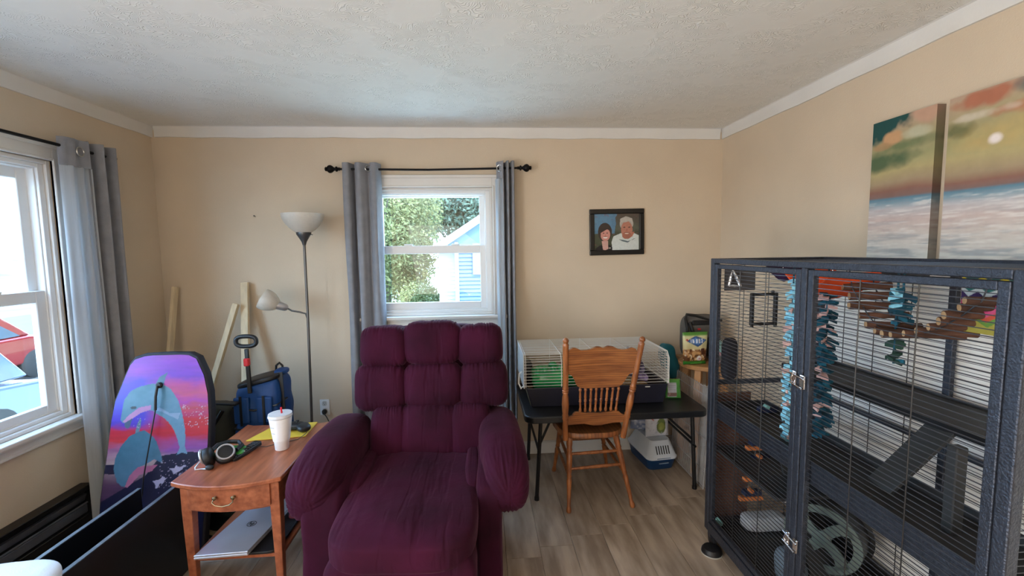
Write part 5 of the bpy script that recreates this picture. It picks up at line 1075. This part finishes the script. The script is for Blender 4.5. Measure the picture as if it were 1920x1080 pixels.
def gridp(par, P, u0, u1, z0, z1, verts, nm='horizontal_bars', pitch=.0168, r=.0013):
    mb = MB(); z = z0+pitch*.6
    while z < z1-.004: mb.tube([P(u0, z), P(u1, z)], r, 4); z += pitch
    mb.build(nm, M_bar, par, smooth=60, kind='stuff')
    for uu in verts: MB().tube([P(uu, z0, -.003), P(uu, z1, -.003)], .0019, 5).build('upright_wire', M_black, par)
for (ya, yb_) in ((-1.137, YM+.015), (YM-.015, KY0+pw+.0)):
    a, b = ya-.003, yb_+.003; s_ = .026
    dr_ = MB().box(KX0+.002, KX0+.024, a-s_, a, KZ0+.056, KZ1-.028).build('door', M_ham, kg, smooth=0, bevel=.003, seg=2)
    MB().box(KX0+.002, KX0+.024, b, b+s_, KZ0+.056, KZ1-.028).build('door_stile', M_ham, dr_, smooth=0, bevel=.003, seg=2)
    MB().box(KX0+.002, KX0+.024, b+s_, a-s_, KZ1-.028-.022, KZ1-.028).build('door_rail', M_ham, dr_, smooth=0, bevel=.003, seg=2)
    MB().box(KX0+.002, KX0+.024, b+s_, a-s_, KZ0+.056, KZ0+.078).build('door_rail', M_ham, dr_, smooth=0, bevel=.003, seg=2)
    gridp(dr_, lambda u, z, d=0: (KX0+.013+d, u, z), a-s_, b+s_, KZ0+.078, KZ1-.05, [a-s_-(a-b-2*s_)*k/3 for k in (1, 2)], r=.0016)
gridp(kg, lambda u, z, d=0: (KX1-.012+d, u, z), KY1-pw, KY0+pw, KZ0+.05, KZ1-.024, [KY1-.16-k*.163 for k in range(7)], 'back_bars')
gridp(kg, lambda u, z, d=0: (u, KY1-.012+d, z), KX0+pw, KX1-pw, KZ0+.05, KZ1-.024, [KX0+.17, KX0+.30, KX0+.43], 'end_bars')
gridp(kg, lambda u, z, d=0: (u, KY0+.012-d, z), KX0+pw, KX1-pw, KZ0+.05, KZ1-.024, [KX0+.17, KX0+.30, KX0+.43], 'end_bars')
mb = MB(); xx = KX0+pw+.01
while xx < KX1-pw: mb.tube([(xx, KY0+pw, KZ1-.012), (xx, KY1-pw, KZ1-.012)], .0014, 4); xx += .0168
mb.build('roof_bars', M_bar, kg, smooth=60, kind='stuff')
# pans and platforms
def pan(nm, a, b, c, d, z, lip=.028, m_=M_pan):
    mb = MB(); mb.box(a, b, c, d, z, z+.004)
    for q in ((a, a+.006, c, d), (b-.006, b, c, d), (a+.006, b-.006, c, c+.006), (a+.006, b-.006, d-.006, d)): mb.box(q[0], q[1], q[2], q[3], z+.004, z+lip)
    return mb.build(nm, m_, kg, smooth=0, bevel=.001)
pan('bottom_pan', KX0+.034, KX1-.034, KY0+.034, KY1-.034, KZ0+.030, .030, mat('black_pan', (20, 20, 22), .55, var=.1))
pan('middle_platform', KX0+.034, 1.445, KY0+.034, KY1-.034, .742, .036)
MB().box(KX0+.027, KX0+.033, KY0+.034, KY1-.034, .698, .782).build('platform_rail', M_ham, kg, smooth=0, bevel=.001)
pan('upper_shelf', KX0+.30, KX1-.026, KY0+.06, YM+.50, .985, .014)
MB().box(KX0+.292, KX0+.2995, KY0+.06, YM+.50, .975, 1.0).build('shelf_rail', M_black, kg, smooth=0)
pan('corner_shelf', KX0+.034, KX0+.27, YM+.14, KY1-.02, .52, .014)
def ramp_(a, b, wd, nm):
    return MB().beam(a, b, wd, .010, (0, 0, 1)).build(nm, mat('ramp_plastic', (36, 38, 40), .6, var=.1), kg, smooth=0, bevel=.001)
ramp_((1.462, -1.985, .984), (1.285, -1.955, .775), .10, 'ramp'); ramp_((1.42, -1.30, .735), (1.42, -1.62, .14), .13, 'ramp')
MB().box(1.300, 1.336, -2.165, -2.135, .748, 1.0).build('shelf_leg', mat('ramp_plastic', (36, 38, 40), .6), kg, smooth=0, bevel=.003)
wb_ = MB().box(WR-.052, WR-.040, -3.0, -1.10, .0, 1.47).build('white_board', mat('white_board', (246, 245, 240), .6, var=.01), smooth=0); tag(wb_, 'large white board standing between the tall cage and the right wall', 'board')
# latches
M_chr = mat('chrome', (220, 220, 224), .12, 1, var=.03)
for z in (1.077, .452):
    lt_ = MB().box(KX0-.007, KX0+.0, YM+.010, YM+.030, z-.026, z+.026).build('latch', M_chr, kg, smooth=0, bevel=.003, seg=2, label='chrome latch')
    MB().box(KX0-.009, KX0+.0, YM-.034, YM-.012, z-.030, z+.022).build('latch_keeper', M_chr, lt_, smooth=0, bevel=.003, seg=2)
    mb = MB(); mb.tube([(KX0-.012, YM+.036, z+.018), (KX0-.014, YM-.038, z+.010)], .003, 6).tube([(KX0-.012, YM+.036, z-.018), (KX0-.014, YM-.030, z-.026)], .003, 6).tube([(KX0-.010, YM+.02, z+.02), (KX0-.018, YM+.02, z), (KX0-.010, YM+.02, z-.02)], .0035, 6); mb.build('latch_bolt', M_chr, lt_)
for a, b in ((KX0+.03, KY1-.03), (KX0+.03, KY0+.03), (KX1-.03, KY1-.03), (KX1-.03, KY0+.03)):
    q = MB().lathe((a-.010, b, .032), (a+.010, b, .032), [(0, .026), (.2, .032), (.8, .032), (1, .026)], 20).build('caster', M_blackp, kg)
    MB().box(a-.018, a+.018, b-.014, b+.014, .050, .0848).lathe((a, b, .07), (a, b, .0848), [(0, .02), (1, .02)], 12).build('caster_fork', M_ham, q, smooth=0)
cp = thing('caster_cup', 'round black caster cup on the floor by the tall cage corner', 'caster cup', (1.150, -1.185, 0))
MB().lathe((KX0-.002, KY1-.085, 0), (KX0-.002, KY1-.085, .005), [(0, .052), (1, .052)], 30).build('rim', mat('pale_rubber', (170, 168, 160), .7), cp)
MB().lathe((KX0-.002, KY1-.085, .005), (KX0-.002, KY1-.085, .030), [(0, .050), (.5, .048), (.9, .040), (1, .030)], 30).build('cup', M_blackp, cp)

# ---------------------------------------------------------------- things inside the tall cage
def C(px): return px
M_org = mat('orange_fleece', (236, 84, 34), .9, var=.08, scale=9, bump=.3, bscale=20, sheen=.3)
def hang(z): return KZ1-.024
def hammock(name, label, xc, ya, yb_, z, sag, wdt, m_, fcol=None):
    def f(u, v):
        y = ya+(yb_-ya)*u; s = math.sin(PI*u)**.8; w_ = math.sin(PI*v)
        return (xc-wdt/2+wdt*v, y, z-sag*s*(.55+.45*w_)+noise.noise(Vector((u*7, v*6, z*9)))*.012*s)
    t = thing(name, label, 'hammock', (xc, (ya+yb_)/2, z-sag))
    o = MB().grid(f, 30, 24)
    if fcol is not None:
        U, V = np.meshgrid(np.linspace(0, 1, 31), np.linspace(0, 1, 25)); ob = o.build('cloth', m_, t, smooth=180, paint=np.clip(fcol(U.ravel(), V.ravel()), 0, 1))
    else: ob = o.build('cloth', m_, t, smooth=180)
    so = ob.modifiers.new('thick', 'SOLIDIFY'); so.thickness = .006
    for u, v in ((0, 0), (0, 1), (1, 0), (1, 1)):
        p = Vector(f(u, v)); MB().tube([p, (p.x, p.y, KZ1-.012)], .002, 5).build('hook', M_chr, t)
    return t
hammock('orange_hammock', 'bright orange fleece hammock under the roof of the tall cage', 1.43, -1.42, -1.69, 1.462, .105, .24, M_org)
hammock('purple_hammock', 'dark purple cloth hammock corner, left of the orange one in the tall cage', 1.42, -1.22, -1.33, 1.478, .07, .10, mat('purple_fleece', (58, 30, 74), .9, var=.2))
def zig(u, v):
    t = (v+.07*np.abs(((u*3.0) % 1)*2-1)*1.6); k = t*1.05
    cols = [(44, 90, 96), (208, 190, 60), (34, 110, 108), (200, 210, 214), (58, 34, 92), (66, 40, 100), (200, 60, 120), (226, 90, 140), (214, 90, 66), (110, 160, 70), (190, 180, 80)]
    idx = np.clip((k*len(cols)).astype(int), 0, len(cols)-1); return np.array([lin(c) for c in cols])[idx]*.7
zt = thing('chevron_pouch', 'cloth pouch with multicoloured zigzag stripes hanging at the far right inside the tall cage', 'pet pouch', (1.475, -2.08, 1.30))
def zf(s_):
    return lambda u, v: (1.475+s_*(.003+.022*math.sin(PI*u)*math.sin(PI*v)), -2.00-.165*u, 1.462-.165*v)
for s_ in (-1, 1):
    U, V = np.meshgrid(np.linspace(0, 1, 91), np.linspace(0, 1, 81)); MB().grid(zf(s_), 90, 80).build('zigzag_cloth', attr_mat('printed_fleece', .85, noise_amt=.08), zt, smooth=180, paint=zig(U.ravel(), V.ravel()))
MB().tube([(1.475, -2.00, 1.46), (1.475, -2.00, KZ1-.012)], .002, 5).tube([(1.475, -2.165, 1.46), (1.475, -2.165, KZ1-.012)], .002, 5).build('hook', M_chr, zt)
gh_ = MB().pillow((1.50, -1.79, 1.462), (.06, .055, .022), 3, 12, lambda q, v: Vector((q.x, q.y, q.z)).normalized()*noise.noise(v*20)*.01).build('dark_hammock', mat('charcoal_fleece', (48, 50, 56), .9, var=.3, scale=10), smooth=180); tag(gh_, 'small rolled charcoal fleece hammock just right of the orange one in the tall cage', 'hammock')
# branch bridge
M_branch = mat('bark_branch', (88, 58, 44), .85, var=.25, scale=12, bump=.5, bscale=50); M_cut = mat('cut_wood', (186, 152, 112), .8, var=.1, scale=20)
bg_ = thing('branch_bridge', 'hanging bridge of bark-covered branch pieces curving across the right half of the tall cage', 'pet bridge', (1.45, -1.9, 1.2))
stks = [(-1.665, 1.405, .115), (-1.690, 1.372, .12), (-1.715, 1.340, .12), (-1.745, 1.305, .11), (-1.78, 1.278, .12), (-1.815, 1.262, .12), (-1.850, 1.258, .12), (-1.885, 1.262, .115), (-1.92, 1.272, .12), (-1.955, 1.287, .12), (-1.99, 1.305, .12), (-2.02, 1.328, .12), (-2.05, 1.352, .12), (-2.075, 1.378, .11), (-2.10, 1.402, .11)]
rr = random.Random(5)
for i, (y, z, l_) in enumerate(stks):
    a = Vector((1.38+rr.uniform(-.012, .012), y+.010, z)); b = Vector((1.38+l_*1.25, y-.050, z+rr.uniform(-.006, .010))); r_ = .0135+rr.uniform(-.002, .002)
    s0 = MB().lathe(a, b, [(0, r_), (.3, r_*1.05), (.6, r_*.93), (1, r_)], 12).build('branch_piece', M_branch, bg_)
    d = (b-a).normalized(); MB().lathe(a-d*.001, a+d*.0005, [(0, r_*.82), (1, r_*.86)], 12).build('cut_end', M_cut, s0)
for xx in (1.40, 1.49): MB().tube([(xx, -1.66, KZ1-.012)]+[(xx, y-.015, z) for y, z, _ in stks]+[(xx, -2.14, KZ1-.012)], .0022, 5).build('wire', M_bar, bg_)
# crinkled fleece tassels
M_tw = mat('turquoise_fleece', (150, 214, 232), .9, var=.2, scale=22, col2=(96, 164, 196), sheen=.3); M_td = mat('dark_teal_fleece', (16, 84, 106), .9, var=.3, scale=16, col2=(10, 40, 56))
M_pk = mat('pink_spot_fleece', (216, 176, 170), .9, var=.1)
def tassel(name, label, x, y, z1, z0, r, m_, m2, seed):
    t = thing(name, label, 'pet toy', (x, y, z0)); rs = random.Random(seed); mb = MB(); m2b = MB(); n = int((z1-z0)/.016)
    for k in range(n):
        z = z1-(z1-z0)*k/n
        for j in range(3):
            a = rs.uniform(0, 2*PI); q = Vector((math.cos(a), math.sin(a), rs.uniform(-.5, .1))); L_ = r*rs.uniform(.7, 1.25); p = Vector((x, y, z)); e = p+q*L_; sd = Vector((-math.sin(a), math.cos(a), rs.uniform(-.4, .4)))*r*.38
            tgt = m2b if rs.random() < .16 else mb
            tgt.add([p-sd*.4, p+sd*.4, e+sd+Vector((0, 0, -.004)), e-sd, p-sd*.4+Vector((0, 0, -.014)), p+sd*.4+Vector((0, 0, -.014)), e+sd+Vector((0, 0, -.016)), e-sd+Vector((0, 0, -.010))], [(0,1,2,3),(4,7,6,5),(0,4,5,1),(1,5,6,2),(2,6,7,3),(3,7,4,0)])
    MB().tube([(x, y, KZ1-.013), (x, y, z0)], .004, 6).build('cord', M_td, t)
    mb.build('fringe', m_, t, smooth=0, kind='stuff'); m2b.build('spotted_fringe', m2, t, smooth=0, kind='stuff')
tassel('fleece_tassel', 'long light turquoise fleece fringe toy behind the left cage door edge', 1.275, -1.535, 1.43, .70, .026, M_tw, M_pk, 3)
tassel('fleece_tassel', 'long dark teal fleece fringe toy behind the right cage door edge', 1.37, -1.602, 1.38, .80, .034, M_td, M_pk, 9)
tassel('fleece_cone_toy', 'short teal fringe cone hanging in front of the branch bridge', 1.44, -1.845, 1.415, 1.30, .032, M_td, M_tw, 12)
tassel('fleece_drop_toy', 'small dark green fringe tuft hanging below the branch bridge', 1.43, -1.835, 1.235, 1.15, .026, mat('olive_teal_fleece', (36, 70, 60), .9, var=.3, scale=16), M_td, 15)
# silver triangle
tg = MB(); A3 = [(1.232, -1.165, 1.455), (1.216, -1.165, 1.375), (1.262, -1.185, 1.372)]
tg.tube([Vector(A3[0]), Vector(A3[0]).lerp(Vector(A3[1]), .5), A3[1], Vector(A3[1]).lerp(Vector(A3[2]), .5), A3[2], Vector(A3[2]).lerp(Vector(A3[0]), .5)], .0085, 8, closed=True)
tg.tube([(1.232, -1.165, 1.46), (1.232, -1.165, KZ1-.012)], .0015, 4)
tag(tg.build('metal_triangle', mat('crinkled_foil', (214, 216, 220), .25, .8, var=.1, bump=.6, bscale=60)), 'crinkled silver triangle hanging at the top left corner of the tall cage', 'pet toy')
# grey board and black square frame hooked to the end
gb2 = MB().box(1.215, 1.375, -1.130, -1.122, 1.345, 1.455).build('cloth_liner', mat('grey_fleece', (82, 80, 82), .9, var=.1), smooth=0, bevel=.002); tag(gb2, 'dark grey cloth panel fixed behind the silver triangle at the cage end', 'panel')
sq = thing('square_frame', 'black square plastic frame on the end grille of the tall cage', 'frame', (1.42, -1.14, 1.16)); a, b, c, d = 1.352, 1.492, 1.165, 1.330
for q in ((a, a+.016, c, d), (b-.016, b, c, d), (a+.016, b-.016, d-.014, d), (a+.016, b-.016, c, c+.014)): MB().box(q[0], q[1], -1.140, -1.122, q[2], q[3]).build('frame_bar', M_blackp, sq, smooth=0, bevel=.002)
for q in ((a+.004, c-.010), (b-.012, c-.010), (b-.03, d)): MB().box(q[0], q[0]+.012, -1.138, -1.124, q[1], q[1]+.012).build('clip', M_blackp, sq, smooth=0, bevel=.002)
bpk = MB().pillow((1.222, -1.175, 1.01), (.034, .028, .105), 4, 14, wr(.006, 6, 3)).build('dark_pouch', mat('black_cloth', (22, 22, 30), .9, var=.1), smooth=180); tag(bpk, 'black cloth sleeping pouch hanging at the left edge inside the tall cage', 'pet pouch')
# wooden ladder toy: orange sticks, dark blue strips
M_ow = mat('orange_wood', (198, 116, 62), .7, var=.12, scale=10); M_dn = mat('navy_felt', (24, 34, 66), .9, var=.2); M_mint = mat('mint_block', (120, 170, 165), .7)
ld = thing('ladder_toy', 'hanging chew toy of orange wooden sticks and navy felt strips in the cage', 'pet toy', (1.36, -1.22, .28))
for k, z in enumerate((.30, .40, .475, .56, .64, .725)):
    o_ = .030*((k*1.37) % 1-.5); MB().box(1.275+o_+k*.008, 1.395+o_+k*.008, -1.245, -1.222, z, z+.020).build('wood_stick', M_ow, ld, smooth=0, bevel=.002)
    MB().box(1.295+o_+k*.008, 1.385+o_+k*.008, -1.250, -1.216, z+.026, z+.052).build('felt_strip', M_dn, ld, smooth=0, bevel=.003)
    MB().lathe((1.325+o_+k*.008, -1.262, z+.058), (1.325+o_+k*.008, -1.235, z+.058), [(0, .010), (1, .010)], 10).build('bead', M_mint if k % 2 else M_ow, ld)
MB().tube([(1.32, -1.232, .30), (1.335, -1.232, .52), (1.36, -1.232, .742)], .003, 5).tube([(1.36, -1.232, .742), (1.36, -1.232, KZ1-.012)], .0015, 4).build('cord', M_bar, ld)
# towel, brown box panel, card
tw = MB(); tw.pillow((1.42, -1.19, KZ0+.072), (.105, .045, .038), 5, 18, wr(.004, 6, 8, 2, .2)); o = tw.build('folded_towel', mat('pale_grey_towel', (176, 180, 186), .95, var=.05, bump=.4, bscale=120), smooth=180); tag(o, 'folded pale grey towel at the back of the cage floor, left door', 'towel')
bc = MB().box(1.20, 1.40, -1.085, -1.065, .0, .80).build('brown_board', mat('brown_hardboard', (98, 68, 56), .8, var=.08), smooth=0); tag(bc, 'brown board standing on the floor behind the left end of the tall cage', 'board')
cdp = MB().pillow((1.20, -1.165, KZ0+.062), (.012, .004, .028), 3, 8, None, Rt('Y', -35)).build('mint_chew', M_mint, smooth=180); tag(cdp, 'small mint green chew stick leaning in the near left corner of the cage floor', 'pet toy')
# running wheel
wh = thing('running_wheel', 'grey-green spoked running wheel with black drum in the lower right half of the tall cage', 'pet wheel', (1.45, -1.62, KZ0+.04))
wc = Vector((1.455, -1.548, .325)); wa = Vector((-.80, -.58, 0)).normalized(); we = Vector((0, 0, 1)); wg = wa.cross(we).normalized(); WR_ = .142
M_gg = mat('grey_green_plastic', (92, 104, 98), .5, var=.1, scale=10); nW = 48
def wpt(r_, a, d): return wc+(wg*math.cos(a)+we*math.sin(a))*r_+wa*d
mb = MB()
for (r0_, r1_) in ((WR_-.032, WR_),):
    vs = [wpt(r_, 2*PI*k/nW, d) for d in (.045, .052) for r_ in (r0_, r1_) for k in range(nW)]; fs = []
    for k in range(nW):
        j = (k+1) % nW; fs += [(nW*2+k, nW*2+j, nW*3+j, nW*3+k), (k, nW+k, nW+j, j), (k, j, nW*2+j, nW*2+k), (nW+k, nW*3+k, nW*3+j, nW+j)]
    mb.add(vs, fs)
mb.build('rim_ring', M_gg, wh, smooth=40)
for k in range(4):
    a0 = .6+k*PI/2; mb = MB(); vs = []
    for d in (.045, .052):
        for t in range(7):
            r_ = .02+(WR_-.045)*t/6; tw_ = a0+.35*(t/6)**2; hw = .40-.22*(t/6) if t < 5 else .24
            hw = .014/max(r_, .02)+.05+.12*(t/6)**3; vs += [wpt(r_+.012, tw_-hw, d), wpt(r_+.012, tw_+hw, d)]
    fs = []
    for t in range(6):
        a = t*2; fs += [(14+a, 14+a+1, 14+a+3, 14+a+2), (a, a+2, a+3, a+1), (a, 14+a, 14+a+2, a+2), (a+1, a+3, 14+a+3, 14+a+1)]
    mb.add(vs, fs).build('spoke', M_gg, wh, smooth=0)
MB().lathe(wc+wa*.04, wc+wa*.058, [(0, .035), (.8, .035), (1, .025)], 20).build('hub', M_gg, wh)
MB().lathe(wc+wa*.043, wc-wa*.055, [(0, WR_), (1, WR_)], 48, cap=False).lathe(wc-wa*.055, wc-wa*.060, [(0, WR_), (.5, WR_+.018), (1, WR_)], 48).build('drum', mat('black_drum', (16, 16, 18), .4, var=.1), wh, smooth=40)
MB().beam(wc-wa*.066, Vector((wc.x, wc.y, KZ0+.04))-wa*.075-wg*.08, .02, .012).beam(wc-wa*.066, Vector((wc.x, wc.y, KZ0+.04))-wa*.075+wg*.08, .02, .012).build('stand', M_blackp, wh, smooth=0)
gt = MB().pillow((1.285, -1.57, KZ0+.115), (.055, .06, .08), 2.6, 22, lambda q, v: Vector((q.x, q.y, q.z)).normalized()*noise.noise(v*11)*.018).build('fleece_tent', mat('blue_grey_fleece', (96, 108, 118), .95, var=.15, scale=14, bump=.4, bscale=80), smooth=180); tag(gt, 'blue-grey fleece hideaway on the cage floor behind the centre post', 'pet tent')
for o in list(bpy.data.objects):
    if o.name.startswith('sun') or o.type != 'MESH': continue
